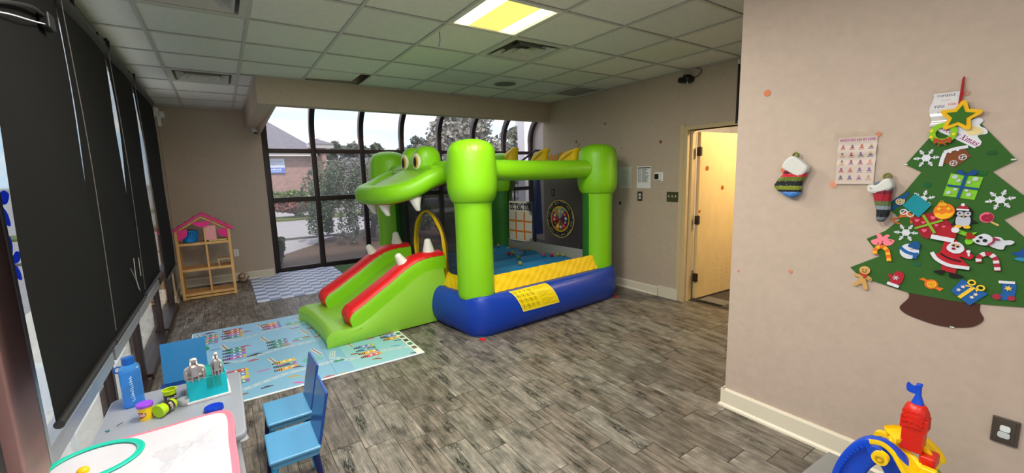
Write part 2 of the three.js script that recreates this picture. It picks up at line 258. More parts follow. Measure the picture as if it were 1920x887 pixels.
// ---------- walls ----------
{
  const { x0, x1, xn, zb, zn, zf, h, hz } = ROOM, T = 0.14, top = 2.86;
  const wl = struct('wall_left');
  mesh('wall_panel', span(x0 - 0.05, x0, 0, top, zb - T, -6.86), M.wall, wl);
  mesh('wall_panel', span(x0 - T, x0, 2.66, top, -6.86, 2.4), M.wall, wl);
  mesh('wall_panel', span(x0 - T, x0, 0, top, 2.4, zf), M.wall, wl);
  const wb = struct('wall_back');
  mesh('wall_panel', span(x0, 0.62, 0, top, zb - T, zb), M.wall, wb);
  mesh('jamb', span(0.56, 0.63, 0, 2.4, -8.3, zb - T + 0.001), M.wall, wb);
  const bm = struct('wall_header');
  mesh('header_beam', span(0.42, x1, 2.4, top + 0.6, hz - 0.16, hz), M.wall, bm);
  mesh('side_beam', span(0.42, 0.58, 2.4, 3.5, zb, hz - 0.16), M.wall, bm);
  const wr = struct('wall_right');
  mesh('wall_panel', span(x1, x1 + T, 0, top, -5.57, -2.93), M.wall, wr);
  mesh('wall_panel', span(x1, x1 + T, 2.02, top, -2.93, -2.0), M.wall, wr);
  mesh('wall_panel', span(x1, x1 + T, 0, top, -2.0, -0.5), M.wall, wr);
  const wn = struct('wall_near'); mesh('wall_panel', span(xn, xn + T, 0, top, zn, zf), M.wallNear, wn);
  const wf = struct('wall_front');
  mesh('wall_panel', merge([span(x0 - T, x0 + 0.14, 0, top, zf, zf + T), span(xn - 0.14, xn + T, 0, top, zf, zf + T), span(x0 + 0.14, xn - 0.14, 2.5, top, zf, zf + T)]), M.wall, wf);
  const w3 = struct('window_3'); for (let k = 0; k < 4; k++) { const x = x0 + 0.17 + k * 0.973; mesh('mullion', rb(0.07, 2.5, 0.12, 0.006, x, 1.25, zf + 0.07), M.bronze, w3); if (k < 3) { mesh('pane', span(x + 0.03, x + 0.943, 0.08, 2.44, zf + 0.06, zf + 0.066), M.glass, w3); for (const y of [0.04, 2.47]) mesh('rail', rb(0.91, 0.08, 0.1, 0.006, x + 0.486, y, zf + 0.07), M.bronze, w3); } }  // glazing out of view behind the camera, its daylight brightens the room
  mesh('corridor_end', span(xn + T, x1 + T, 0, top, -0.64, -0.5), M.wall, wf);
  const tr = (n, g, m = M.trim) => { const o = struct(n); mesh('board', g, m, o); return o; };
  const base = (n, a, b, depthAxis, sign, at, h1 = 0.125) => {   // a..b along the wall, profile stepped with a quarter round at its foot
    const p = poly([[0, 0], [0.028, 0], [0.026, 0.012], [0.018, 0.022], [0.016, 0.026], [0.016, h1 - 0.012], [0.01, h1], [0, h1]]);
    const g = ext(p, Math.abs(b - a)); if (depthAxis === 'x') { g.rotateY(0); if (sign < 0) g.scale(-1, 1, 1); g.translate(at, 0, Math.min(a, b)); } else { g.rotateY(-Math.PI / 2); g.translate(Math.max(a, b), 0, at); }
    if (sign < 0 && depthAxis === 'x') { const ix = g.attributes.position; const gi = g.toNonIndexed(); const pp = gi.attributes.position.array; for (let i = 0; i < pp.length; i += 9) for (let k = 0; k < 3; k++) { const t = pp[i + 3 + k]; pp[i + 3 + k] = pp[i + 6 + k]; pp[i + 6 + k] = t; } gi.computeVertexNormals(); return tr(n, gi); }
    return tr(n, g);
  };
  base('baseboard_near', zn - 0.02, zf, 'x', -1, xn);
  mesh('end_return', merge([span(xn - 0.017, xn + T, 0, 0.125, zn - 0.018, zn + 0.004), span(xn - 0.029, xn + T, 0, 0.014, zn - 0.03, zn + 0.004)]), M.trim, scene.getObjectByName('baseboard_near'));
  base('baseboard_right', -5.5, -4.18, 'x', -1, x1, 0.13);
  const b2 = base('baseboard_right_2', -4.17, -3.28, 'x', -1, x1, 0.115); mesh('end_block', span(x1 - 0.02, x1, 0, 0.135, -3.27, -3.0), M.trim, b2);
  base('baseboard_back', x0, 0.6, 'z', 1, zb);
  base('baseboard_left', zb, -6.9, 'x', 1, x0, 0.125);
}
// ---------- door to the back room ----------
{
  const { x1 } = ROOM, d = struct('door_1'), cream = mat([224, 196, 140], 0.5), fr = mat([205, 182, 140], 0.5);
  mesh('door_frame', merge([span(x1 - 0.012, x1 + 0.16, 0, 2.02, -2.97, -2.925), span(x1 - 0.012, x1 + 0.16, 0, 2.02, -2.02, -1.975), span(x1 - 0.012, x1 + 0.16, 2.02, 2.06, -2.97, -1.975), span(x1 - 0.016, x1, 0, 2.09, -3.02, -2.97), span(x1 + 0.05, x1 + 0.07, 0, 2.02, -2.93, -2.9)]), fr, d);
  const leaf = new THREE.Group(); leaf.name = 'door_leaf'; leaf.position.set(x1 + 0.165, 0, -2.905); leaf.rotation.y = -0.05; d.add(leaf);
  const doorTex = dataTex(256, 512, (x, y) => { const n = fbm(x / 20, y / 40, 61, 4), s = (y < 170 && fbm(x / 5, y / 3, 66, 3) > 0.7 ? -40 * smooth(170, 60, y) * smooth(60, 130, x) : 0); return [240 + 14 * (n - 0.5) + s, 240 + 14 * (n - 0.5) + s, 240 + 14 * (n - 0.5) + s]; });
  const leafG = new RoundedBoxGeometry(0.86, 1.99, 0.042, 2, 0.004).translate(0.45, 1.01, 0);
  mesh('door_panel', leafG, mat([232, 205, 150], 0.45, { map: doorTex }), leaf);
  for (const y of [0.28, 0.98, 1.78]) mesh('hinge', merge([bx(0.03, 0.1, 0.05, 0.005, y, 0.02), cyl(0.009, 0.009, 0.11, -0.005, y, 0.035, 10)]), mat([70, 62, 54], 0.35, { metalness: 0.8 }), leaf);
  mesh('door_knob', merge([sph(0.03, 0.8, 0.99, 0.085, 16), cyl(0.012, 0.012, 0.06, 0, 0, 0, 12).rotateX(Math.PI / 2).translate(0.8, 0.99, 0.05), cyl(0.032, 0.032, 0.01, 0, 0, 0, 20).rotateX(Math.PI / 2).translate(0.8, 0.99, 0.026)]), M.chrome, leaf);
  // the room behind: dark slate floor, white walls, an unseen lamp placed to light the door yellow
  const br = struct('back_room'), w = mat([222, 220, 226], 0.7);
  mesh('wall_panel', merge([span(4.6, 7.0, 0, 2.6, -3.9, -3.8), span(6.9, 7.0, 0, 2.6, -3.8, -0.9), span(4.6, 7.0, 0, 2.6, -1.0, -0.9)]), w, br);
  mesh('ceiling_panel', span(4.6, 7.0, 2.45, 2.6, -3.9, -0.9), w, br);
  const sl = mat([58, 52, 50], 0.5); mesh('floor_slab', span(4.6, 7.0, -0.2, -0.004, -3.9, -0.9), mat([110, 104, 98], 0.9), br);
  for (let i = 0; i < 4; i++) for (let j = 0; j < 9; j++) { const xx = 4.62 + i * 0.61 + (j % 2) * 0.3; mesh('floor_tile', bx(0.602, 0.008, 0.302, Math.min(xx + 0.3, 6.6), -0.004, -3.64 + j * 0.31), sl, br); }
  const t = thing('ceiling_light', 'unseen round lamp on the ceiling of the room behind the door', 'ceiling light', [5.3, 0, -2.0]);
  mesh('globe', cyl(0.16, 0.13, 0.07, 0, 2.41, 0, 28), new THREE.MeshStandardMaterial({ color: C(255, 240, 210), emissive: new THREE.Color(1, 0.85, 0.6), emissiveIntensity: 1.5 }), t);
  const L = new THREE.PointLight(new THREE.Color(1, 0.78, 0.42), 4.5, 0, 2); L.name = 'lamp'; L.position.set(0, 2.3, 0); L.shadow.radius = 6; L.castShadow = true; t.add(L);
}
// ---------- sunroom: curved eave glazing ----------
const GY = [0, 0.075, 1.205, 1.29, 2.043, 2.115];
function eave(s) {   // s in metres up the glass line from y = 2.35: vertical, bend, slope
  const R = 0.62, y0 = 2.32, z0 = ROOM.gz, a1 = 1.28, L1 = R * a1;
  if (s <= L1) { const a = s / R; return [y0 + R * Math.sin(a), z0 + R * (1 - Math.cos(a)), a]; }
  const q = s - L1; return [y0 + R * Math.sin(a1) + q * Math.cos(a1), z0 + R * (1 - Math.cos(a1)) + q * Math.sin(a1), a1];
}
{
  const w = struct('window_1'), mx = [0.675, 1.415, 2.25, 3.03, 3.83, 4.63, 5.44, 6.21], zz = ROOM.gz, SL = 3.15;
  const prof = (x, wd, dp) => surf(4, 40, (a, v) => { const s = v * SL, [y, z, al] = eave(s), k = Math.round(a * 4) % 4, sx = [-1, 1, 1, -1][k], so = [1, 1, -1, -1][k] * dp / 2; return [x + sx * wd / 2, y - so * Math.sin(al), z + so * Math.cos(al)]; }, false);
  mx.forEach((x, i) => {
    const wd = i === 0 ? 0.1 : 0.085;
    mesh('mullion', toCreasedNormals(merge([rb(wd, 2.33, 0.1, 0.012, x, 1.165, zz), prof(x, wd, 0.1)]), 0.5), M.bronze, w);
  });
  for (let i = 0; i < mx.length - 1; i++) {
    const a = mx[i] + 0.04, b = mx[i + 1] - 0.04;
    for (const [y0, y1] of [[0, 0.075], [1.205, 1.29], [2.043, 2.115]]) mesh(y0 ? 'transom' : 'sill', rb(b - a + 0.01, y1 - y0, 0.08, 0.008, (a + b) / 2, (y0 + y1) / 2, zz), M.bronze, w);
    mesh('pane', span(a, b, 0.07, 1.21, zz - 0.003, zz + 0.003), M.tintGlass, w);
    mesh('pane', span(a, b, 1.285, 2.05, zz - 0.003, zz + 0.003), M.tintGlass, w);
    mesh('pane', surf(1, 40, (u, v) => { const x = lerp(a, b, u); if (v < 0.1) return [x, lerp(2.11, 2.32, v / 0.1), zz]; const [y, z] = eave((v - 0.1) / 0.9 * SL); return [x, y, z]; }), M.tintGlass, w);
  }
  // its end walls, the wall it leans on and an added sun-blocking upper wall
  const outer = wallPaint([214, 204, 198]); const e = struct('wall_sunroom');
  const endShape = (z) => z; const pts = []; for (let s = 0; s <= SL; s += 0.15) { const [y, z] = eave(s); pts.push([z, y]); }
  const g = ext(poly([[ROOM.hz - 0.16, 0], [zz, 0], ...pts, [ROOM.hz - 0.16, 3.4]]), 0.12).rotateY(-Math.PI / 2);   // local x -> z
  mesh('end_wall', g.clone().translate(6.4, 0, 0), outer, e);
  mesh('left_gable', ext(poly([[ROOM.hz - 0.16, 2.4], [zz, 2.3], ...pts, [ROOM.hz - 0.16, 3.4]]), 0.03).rotateY(-Math.PI / 2).translate(0.61, 0, 0), M.wall, e);
  mesh('back_wall_and_sun_block', merge([span(4.6, 6.5, 0, 3.6, -5.57, -5.45), span(0.42, 6.5, 2.86, 6.0, -5.5, -5.4)]), outer, e);
}
// ---------- storefront windows on the left ----------
{
  const w = struct('window_2'), x = ROOM.x0 - 0.02, mz = [-6.82, -5.57, -4.28, -3.3, -2.0, -1.0, 0.2, 1.3, 2.38];
  mz.forEach((z, i) => mesh('mullion', rb(i === 4 ? 0.13 : 0.07, 2.66, i === 4 ? 0.2 : 0.06, 0.008, x - 0.01, 1.33, z), i === 4 ? M.bronzeFlare : M.bronze, w));
  mesh('glazing_stop', merge([bx(0.03, 1.9, 0.025, x + 0.04, 1.52, -2.115), bx(0.02, 0.5, 0.02, x + 0.04, 0.28, -2.115)]), M.alu, w);
  for (let i = 0; i < mz.length - 1; i++) {
    const a = mz[i] + 0.035, b = mz[i + 1] - (i === 3 ? 0.1 : 0.035), c = i === 4 ? a + 0.065 : a;
    mesh('sill', rb(0.12, 0.06, b - c, 0.006, x + 0.0, 0.03, (c + b) / 2), M.bronze, w);
    mesh('head', rb(0.1, 0.05, b - c, 0.006, x, 2.64, (c + b) / 2), M.bronze, w);
    mesh('rail', rb(0.07, 0.075, b - c, 0.006, x + 0.01, 0.57, (c + b) / 2), i < 1 ? M.bronze : M.alu, w);
    mesh('pane', span(x - 0.004, x + 0.002, 0.06, 0.54, c, b), M.glass, w);
    mesh('pane', span(x - 0.004, x + 0.002, 0.6, 2.62, c, b), M.glass, w);
  }
  mesh('door_stile', rb(0.1, 2.4, 0.1, 0.008, x - 0.02, 1.2, -1.82), mat([34, 30, 32], 0.4), w);
}

// ---------- the bouncy castle ----------
// own axes: x along its near side, y up, -z towards its back (v in the comments is -z)
{
  const t = thing('bounce_house', 'green crocodile bouncy castle with red-railed slide, blue base and yellow spikes', 'bouncy castle', [1.90, 0, -3.43], 4.3 * Math.PI / 180);
  const clothBump = dataTex(256, 256, (x, y) => { const v = 255 * (0.5 * fbm(x / 16, y / 16, 41, 3, 16, 16) + 0.5 * fbm(x / 40, y / 3, 43, 3)); return [v, v, v]; }, false);
  const pvc = (rgb, r = 0.42) => mat(rgb, r, { bumpMap: clothBump, bumpScale: 0.0015, sheen: 0.15, sheenRoughness: 0.5 });
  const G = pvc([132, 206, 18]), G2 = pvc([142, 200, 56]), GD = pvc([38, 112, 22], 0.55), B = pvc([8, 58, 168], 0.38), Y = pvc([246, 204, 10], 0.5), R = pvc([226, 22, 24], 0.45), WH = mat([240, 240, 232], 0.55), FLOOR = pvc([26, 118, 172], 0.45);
  const P = (name, g, m, parent = t, pos, rot) => mesh(name, g, m, parent, pos, rot);
  // base: four puffed walls round the floor, one skin
  const W = 2.155, D = 2.40, HB = 0.40;
  const box = (fx, fy, fz, n = 26) => {   // puffed box skin: fn on the unit cube
    const g = mergeVertices((() => { const q = new THREE.BoxGeometry(2, 2, 2, n, n, n); q.deleteAttribute('normal'); q.deleteAttribute('uv'); return q; })(), 1e-5), p = g.attributes.position;
    for (let i = 0; i < p.count; i++) { const a = p.getX(i), b = p.getY(i), c = p.getZ(i); p.setXYZ(i, fx(a, b, c), fy(a, b, c), fz(a, b, c)); }
    g.computeVertexNormals(); return metricUV(g);
  };
  const puff = (w, h, d, rx, bulge, cx, cy, cz) => {
    const f = (a, b, c) => { const A = sgnpow(a, 1), k = Math.max(Math.abs(a), Math.abs(b), Math.abs(c)); const p = V(a, b, c); const r = rx; // rounded box then bulge
      const q = V(clamp(a * w / 2, -w / 2 + r, w / 2 - r), clamp(b * h / 2, -h / 2 + r, h / 2 - r), clamp(c * d / 2, -d / 2 + r, d / 2 - r)), o = V(a * w / 2, b * h / 2, c * d / 2).sub(q), l = o.length();
      if (l > 1e-6) o.multiplyScalar(r / l); const n = o.clone().normalize(); const m = bulge * (1 - a * a * (Math.abs(n.x) > 0.5 ? 0 : 1)) * (1 - b * b * (Math.abs(n.y) > 0.5 ? 0 : 1)) * (1 - c * c * (Math.abs(n.z) > 0.5 ? 0 : 1));
      return q.add(o).addScaledVector(n, m).add(V(cx, cy, cz)); };
    return box((a, b, c) => f(a, b, c).x, (a, b, c) => f(a, b, c).y, (a, b, c) => f(a, b, c).z);
  };
  const baseSec = (b, e) => { const a = lerp(-0.5, 0.68, b) * Math.PI; return [(0.055 + 0.07 * (1 - Math.exp(-3.2 * e))) * Math.cos(a) - 0.004, 0.207 + 0.2 * Math.sin(a)]; };
  {
    // section of the base wall: seam at the floor, belly, shoulder, inner lip
    const sec = baseSec;
    const ringAt = (k) => { const c = 0.16, pts = []; const seg = [[W, D]]; const L = [W - 2 * c, Math.PI / 2 * c, D - 2 * c, Math.PI / 2 * c]; const tot = 2 * (L[0] + L[1] + L[2] + L[3]); let s = k * tot;
      const dirs = [[1, 0, 0, -1], [0, 1, 1, 0], [-1, 0, 0, 1], [0, -1, -1, 0]], cs = [[c, 0], [W, c], [W - c, D], [0, D - c]];
      for (let q = 0; q < 4; q++) { const l = q % 2 ? L[2] : L[0]; const [dx, dz, nx, nz] = dirs[q], [sx, sz] = cs[q]; if (s <= l) { return { x: sx + dx * s, z: sz + dz * s, nx, nz, e: Math.min(s, l - s) }; } s -= l; if (s <= L[1]) { const a = s / c; const ex = sx + dx * l, ez = sz + dz * l; const ccx = ex - nx * c, ccz = ez - nz * c; return { x: ccx + c * (nx * Math.cos(a) + dx * Math.sin(a)), z: ccz + c * (nz * Math.cos(a) + dz * Math.sin(a)), nx: nx * Math.cos(a) + dx * Math.sin(a), nz: nz * Math.cos(a) + dz * Math.sin(a), e: 0 }; } s -= L[1]; }
      return { x: c, z: 0, nx: 0, nz: -1, e: 0 }; };
    P('base', surf(160, 18, (u, b) => { const r = ringAt(u), [o, h] = sec(b, r.e), puck = 0.004 * Math.sin(u * 520) * Math.exp(-b * 9); const q = o + puck; return [r.x + r.nx * q, h + 0.0, -(r.z + r.nz * q)]; }), B);
    P('base_top', span(0.03, W - 0.03, 0.3, 0.392, -(D - 0.03), -0.03), B); P('floor_base', span(0.16, W - 0.16, 0.35, 0.398, -(D - 0.18), -0.18), FLOOR);
    P('base_seam', surf(160, 6, (u, a) => { const r = ringAt(u), q = 0.0 + 0.006 * Math.cos(a * 2 * Math.PI); return [r.x + r.nx * q, 0.008 + 0.006 * Math.sin(a * 2 * Math.PI), -(r.z + r.nz * q)]; }), pvc([30, 96, 200]));
    for (const [x, z, a] of [[0.02, 0.02, 0.6], [W - 0.03, 0.0, -0.6]]) P('tether_tag', bx(0.035, 0.004, 0.06, 0, 0, 0.02), R, t, [x, 0.006, z], [0.08, a, 0]);
  }
  // ridged bouncing floor
  for (let k = 0; k < 6; k++) { const z = -(0.36 + k * 0.336); P('floor_tube', sweep([[0.16, 0.37, z], [0.7, 0.375, z], [1.4, 0.375, z], [W - 0.16, 0.37, z]], (s, a) => [0.168 * cap(s, 0.04) * Math.cos(a), 0.09 * cap(s, 0.04) * Math.sin(a)], 40, 18), FLOOR); }
  // posts
  const X1 = 0.14, X2 = 2.0, Z1 = -0.2, Z2 = -2.2, PR = 0.183;
  const prof = (v) => { // [radius, height] up the post
    const K = [[0.0, 0.375], [0.15, 0.365], [PR - 0.006, 0.372], [PR, 0.41], [PR, 0.7], [PR - 0.002, 1.0], [PR, 1.24], [PR + 0.004, 1.315]]; const q = v * (K.length - 1), i = Math.min(K.length - 2, Math.floor(q)), f = q - i; return [lerp(K[i][0], K[i + 1][0], f), lerp(K[i][1], K[i + 1][1], f)]; };
  const capProf = new THREE.CatmullRomCurve3([[0.17, 1.312], [0.196, 1.318], [0.222, 1.36], [0.24, 1.42], [0.246, 1.5], [0.243, 1.62], [0.236, 1.74], [0.222, 1.82], [0.185, 1.875], [0.12, 1.905], [0.06, 1.916], [0.001, 1.919]].map((p) => V(p[0], p[1], 0)), false, 'centripetal');
  for (const [x, z, dir] of [[X1, Z1, -Math.PI / 4], [X2, Z1, -3 * Math.PI / 4], [X1, Z2, Math.PI / 4], [X2, Z2, 3 * Math.PI / 4]]) {
    const g = new THREE.Group(); g.name = 'post'; g.position.set(x, 0, z); t.add(g);
    const col = (a0, a1, n) => surf(n, 36, (u, v) => { const a = lerp(a0, a1, u), [r0, h] = prof(v), r = r0 + 0.0022 * Math.sin(a * 46) * (Math.exp(-(h - 0.37) * 22) + Math.exp(-(1.31 - h) * 22)); return [r * Math.cos(a), h, r * Math.sin(a)]; });
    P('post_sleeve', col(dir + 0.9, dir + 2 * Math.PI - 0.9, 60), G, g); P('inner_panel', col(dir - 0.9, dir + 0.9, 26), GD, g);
    P('post_cap', surf(72, 44, (u, v) => { const p = capProf.getPointAt(v), a = u * 2 * Math.PI, w = 0.003 * Math.sin(a * 40 + 2 * Math.sin(a * 3)) * (Math.exp(-(((p.y - 1.83) / 0.05) ** 2)) * smooth(0.05, 0.15, p.x) + Math.exp(-(((p.y - 1.36) / 0.05) ** 2))); const r = p.x + w; return [r * Math.cos(a), p.y + w, r * Math.sin(a)]; }), G, g);
  }
  // beams along the top
  const beam = (a, b, sag = 0.012) => sweep([a, [(a[0] + b[0]) / 2, (a[1] + b[1]) / 2 - sag, (a[2] + b[2]) / 2], b], (s, q) => [0.104 * Math.cos(q), (0.106 + 0.001 * Math.sin(s * 60)) * Math.sin(q)], 48, 28);
  P('beam', beam([X1, 1.625, Z1], [X2, 1.62, Z1]), G); P('beam', beam([X2, 1.62, Z1], [X2, 1.62, Z2]), G);
  P('beam', beam([X1, 1.62, Z2], [X2, 1.62, Z2]), G); P('beam', beam([X1, 1.615, Z1], [X1, 1.615, Z2], -0.02), G);
  // yellow fins along the far beam
  for (const [v, h] of [[1.96, 0.25], [1.28, 0.19], [0.70, 0.16]]) P('fin', ext(blob([[-0.17, -0.03], [-0.13, 0.05], [-0.05, h * 0.72], [0.12, h], [0.20, h * 1.02], [0.17, h * 0.5], [0.15, 0.0], [0.1, -0.04]]), 0.11, 0.04).translate(0, 0, -0.055), Y, t, [X2, 1.725, -v], [0, -Math.PI / 2, 0]);
  // nets: dark mesh cloth with a knitted hem
  const net = new THREE.MeshStandardMaterial({ color: C(30, 31, 33), roughness: 0.9, transparent: true, opacity: 0.44, side: THREE.DoubleSide });
  const hem = mat([26, 26, 27], 0.8), skirt = mat([150, 150, 140], 0.7);
  P('net', span(X1 + 0.17, X2 - 0.17, 0.56, 1.54, Z2 - 0.001, Z2 + 0.001), net);
  P('net', span(X2 - 0.001, X2 + 0.001, 0.56, 1.54, Z2 + 0.17, Z1 - 0.17), net);
  { // near side net of the slide, with the arched way in
    const s = new THREE.Shape(); s.moveTo(0.37, 0.42); s.lineTo(0.37, 1.53); s.lineTo(2.03, 1.53); s.lineTo(2.03, 0.42); s.lineTo(0.37, 0.42);
    const arch = (r) => [[0.86 - r, 0.44], [0.87 - r, 0.8], [0.93 - r, 0.97], [1.06, 1.10 + r * 0.8], [1.22, 1.155 + r], [1.38, 1.11 + r * 0.8], [1.51 + r, 0.95], [1.545 + r, 0.75], [1.53 + r, 0.44]];
    s.holes.push(new THREE.Path(arch(0).map((p) => new THREE.Vector2(...p))));
    P('net', ext(s, 0.002).rotateY(Math.PI / 2).translate(X1 + 0.03, 0, 0), net);
    P('entrance_arch', sweep(arch(0.02).map((p) => [X1 + 0.03, p[1], -p[0]]), (q, a) => [0.013 * Math.cos(a), (0.032 + 0.004 * Math.sin(q * 40)) * Math.sin(a)], 70, 12, V(1, 0.01, 0)), Y);
    P('net_hem', merge([rod([X1 + 0.03, 0.44, -0.84], [X1 + 0.03, 0.8, -0.85], 0.012), rod([X1 + 0.03, 0.55, -0.39], [X1 + 0.03, 1.5, -0.39], 0.008)]), hem);
  }
  P('net_skirt', span(X2 - 0.006, X2 + 0.006, 0.38, 0.57, Z2 + 0.15, Z1 - 0.17), skirt); P('net_skirt', span(X1 + 0.17, X2 - 0.17, 0.38, 0.57, Z2 - 0.006, Z2 + 0.006), skirt);
  // yellow apron that ties the net to the base, gathered
  const apron = (fx, L) => surf(90, 8, (u, v) => { const s = u * L, w = 0.004 * Math.sin(s * 24 + v * 7 + 2 * Math.sin(s * 9)) * (0.3 + v) + 0.002 * Math.sin(s * 61 - v * 12); return fx(s, v, w); }, false);
  P('apron', merge([apron((s, v, w) => [0.28 + s, 0.395 + v * 0.165, -0.075 - v * 0.06 + w], 1.58), apron((s, v, w) => [1.86 - s, 0.395 + v * 0.165, -0.12 - v * 0.022 + w], 1.58)]), Y);
  P('apron', merge([apron((s, v, w) => [0.05 + v * 0.07 + w, 0.395 + v * 0.13 - 0.03 * Math.sin(s * 9), -0.3 - s], 0.42), apron((s, v, w) => [0.1 + v * 0.025 + w, 0.395 + v * 0.13, -0.72 + s], 0.42)]), Y);
  // warning sheet on the near side of the base: follows the belly
  {
    const lab = canvasTex(512, 320, (g, w, h) => {
      g.fillStyle = '#f4d90a'; g.fillRect(0, 0, w, h); g.fillStyle = '#a8641a'; g.fillRect(20, 12, 170, 9); g.strokeStyle = '#2a2208'; g.fillStyle = '#2a2208';
      for (let r = 0; r < 4; r++) for (let c = 0; c < 4; c++) { const x = 38 + c * 62, y = 62 + r * 68; g.lineWidth = 3; if (r || c === 0 || c === 3) { g.beginPath(); g.arc(x, y, 23, 0, 7); g.stroke(); } g.beginPath(); g.arc(x - 2, y - 7, 6, 0, 7); g.fill(); g.beginPath(); g.moveTo(x - 9, y + 14); g.lineTo(x + (c % 2 ? 3 : -2), y - 4); g.lineTo(x + 12, y + 10 - 5 * r); g.closePath(); g.fill(); if ((r * 4 + c) % 3 === 1) { g.lineWidth = 4; g.beginPath(); g.moveTo(x - 15, y - 15); g.lineTo(x + 15, y + 15); g.stroke(); } }
      g.fillStyle = '#8a7408'; for (let k = 0; k < 17; k++) { const y = 26 + k * 16.5; if (k === 4 || k === 5 || k === 11) continue; g.fillRect(278, y, 120 + (k * 67) % 100, 3.2); }
      g.strokeStyle = '#efe9a0'; g.lineWidth = 6; g.strokeRect(2, 2, w - 4, h - 4);
    });
    const q = surf(20, 16, (u, v) => { const b = lerp(0.40, 0.80, v), x = lerp(0.50, 1.0, u) - 0.12 * v, [o, y] = baseSec(b, x - 0.16); return [x, y + 0.002 * v, o + 0.004]; }, false);
    P('warning_sheet', q, new THREE.MeshPhysicalMaterial({ map: lab, roughness: 0.45, side: THREE.DoubleSide }));
  }
  // ---- slide ----
  const V0 = 0.72, V1 = 1.84, top = [[-1.185, 0.115], [-1.155, 0.148], [-1.06, 0.166], [-0.95, 0.16], [-0.88, 0.17], [-0.76, 0.225], [-0.62, 0.31], [-0.45, 0.41], [-0.3, 0.505], [-0.18, 0.562], [-0.06, 0.585], [0.07, 0.585]];
  const tc = new THREE.CatmullRomCurve3(top.map((p) => V(p[0], p[1], 0)), false, 'centripetal');
  {
    // skin of the slide: top sheet and two flanks, pillow-soft at the nose
    const nose = (u) => Math.exp(-(u + 1.185) * 9);
    const flank = (k) => surf(60, 12, (u, b) => { const p = tc.getPointAt(u), v = b, h = p.y * (1 - v), bel = 0.03 * Math.sin(v * Math.PI) * (1 - nose(p.x)); const x = p.x; return [x, Math.max(0.016, h), k > 0 ? -(V0 - bel) : -(V1 + bel)]; });
    P('slide_side', flank(1), G2); P('slide_side', flank(-1), G2);
    P('slide_bed', surf(60, 24, (u, w) => { const p = tc.getPointAt(u), v = lerp(V0, V1, w), e = Math.sin(w * Math.PI), n = nose(p.x); const dip = p.x > -0.9 ? -0.012 * e : 0; const bow = 0.10 * n * e * (1 - 0.4 * e) ; return [p.x + bow * 0.75, p.y + dip + n * 0.03 * e, -v]; }), G2);
    P('slide_front', surf(24, 10, (w, b) => { const v = lerp(V0, V1, w), e = Math.sin(w * Math.PI), bow = 0.10 * e * (1 - 0.4 * e) * 0.75, p = tc.getPointAt(0); return [p.x + bow - 0.035 * Math.sin(b * Math.PI) * 0.6 * e, lerp(p.y + 0.03 * e, 0.016, b), -v]; }), G2);
    P('slide_foot', span(-1.0, 0.05, 0.016, 0.03, -V1 + 0.03, -V0 - 0.03), G2);
    P('slide_back', span(0.04, 0.07, 0.0, 0.58, -V1, -V0), G2);
    P('slide_seam', tube([[-1.12, 0.1, -V0 + 0.014], [-0.95, 0.12, -V0 + 0.016], [-0.86, 0.15, -V0 + 0.018]], 0.004, 20, 6), G);
  }
  for (const [a, b] of [[0.725, 0.985], [1.565, 1.825]]) {
    const pts = [[-0.925, 0.135], [-0.88, 0.165], [-0.82, 0.195], [-0.72, 0.25], [-0.6, 0.322], [-0.45, 0.41], [-0.3, 0.505], [-0.18, 0.562], [-0.06, 0.585], [0.10, 0.59]], mid = (a + b) / 2, hw = (b - a) / 2;
    const hgt = (s) => 0.182 * Math.sqrt(1 - (1 - clamp(0.02 + s / 0.085)) ** 2) * (1 - 0.05 * smooth(0.7, 1, s));
    const sec = (s, q, o = 0) => { const c = Math.cos(q), d = Math.sin(q), H = hgt(s); return [(hw + o) * sgnpow(c, 0.62) * 1, (d >= 0 ? (H + o) * sgnpow(d, 0.55) : 0.05 * d) + 0.0025 * Math.sin(s * 110) * Math.abs(c) * smooth(0.3, 0.7, s)]; };
    const path = pts.map((p) => [p[0], p[1], -mid]);
    const rail = new THREE.Group(); rail.name = 'slide_rail'; t.add(rail);
    P('rail_tube', sweep(path, (s, q) => sec(s, q), 90, 40, V(0, 1, 0)), G, rail);
    P('rail_end', surf(20, 8, (q, k) => { const [x, y] = sec(1, q * 2 * Math.PI), r = 1 - k; return [0.10 + 0.02 * Math.sin(k * 1.5), 0.59 + y * r + 0.06 * k, -mid + x * r]; }), G, rail);
    const cv = new THREE.CatmullRomCurve3(path.map((p) => V(...p)), false, 'centripetal');
    P('red_band', surf(20, 90, (k, s0) => { const s = s0 * 0.995, q = lerp(0.20, 0.80, k) * Math.PI, p = cv.getPointAt(s), T = cv.getTangentAt(s), S = V(0, 0, 1), U = new THREE.Vector3().crossVectors(S, T).normalize(), [x, y] = sec(s, q, 0.005); return [p.x + U.x * y, p.y + U.y * y, p.z + x]; }, false), new THREE.MeshPhysicalMaterial({ ...{}, color: C(226, 22, 24), roughness: 0.45, side: THREE.DoubleSide }), rail);
    const tooth = surf(24, 18, (q, k) => { const A = q * 2 * Math.PI, y = k * 0.15, r = 0.062 * (k < 0.8 ? 1 - 0.62 * k : 0.504 * Math.sqrt(Math.max(0, 1 - ((k - 0.8) / 0.2) ** 2)) ); return [r * Math.cos(A), y, r * Math.sin(A)]; });
    for (const [x, y, a] of [[-0.315, 0.635, 0.5], [-0.03, 0.735, 0.06]]) P('tooth', tooth, WH, rail, [x, y, -mid], [0, 0, a]).scale.setScalar(1.18);
  }
  // ---- crocodile head ----
  const h = new THREE.Group(); h.name = 'crocodile_head'; t.add(h);
  const rim = [[0.12, 1.6, -0.66], [-0.06, 1.55, -0.66], [-0.26, 1.455, -0.70], [-0.40, 1.412, -0.80], [-0.48, 1.398, -0.98], [-0.50, 1.396, -1.2], [-0.48, 1.398, -1.42], [-0.40, 1.412, -1.6], [-0.26, 1.455, -1.7], [-0.06, 1.55, -1.74], [0.12, 1.6, -1.74]];
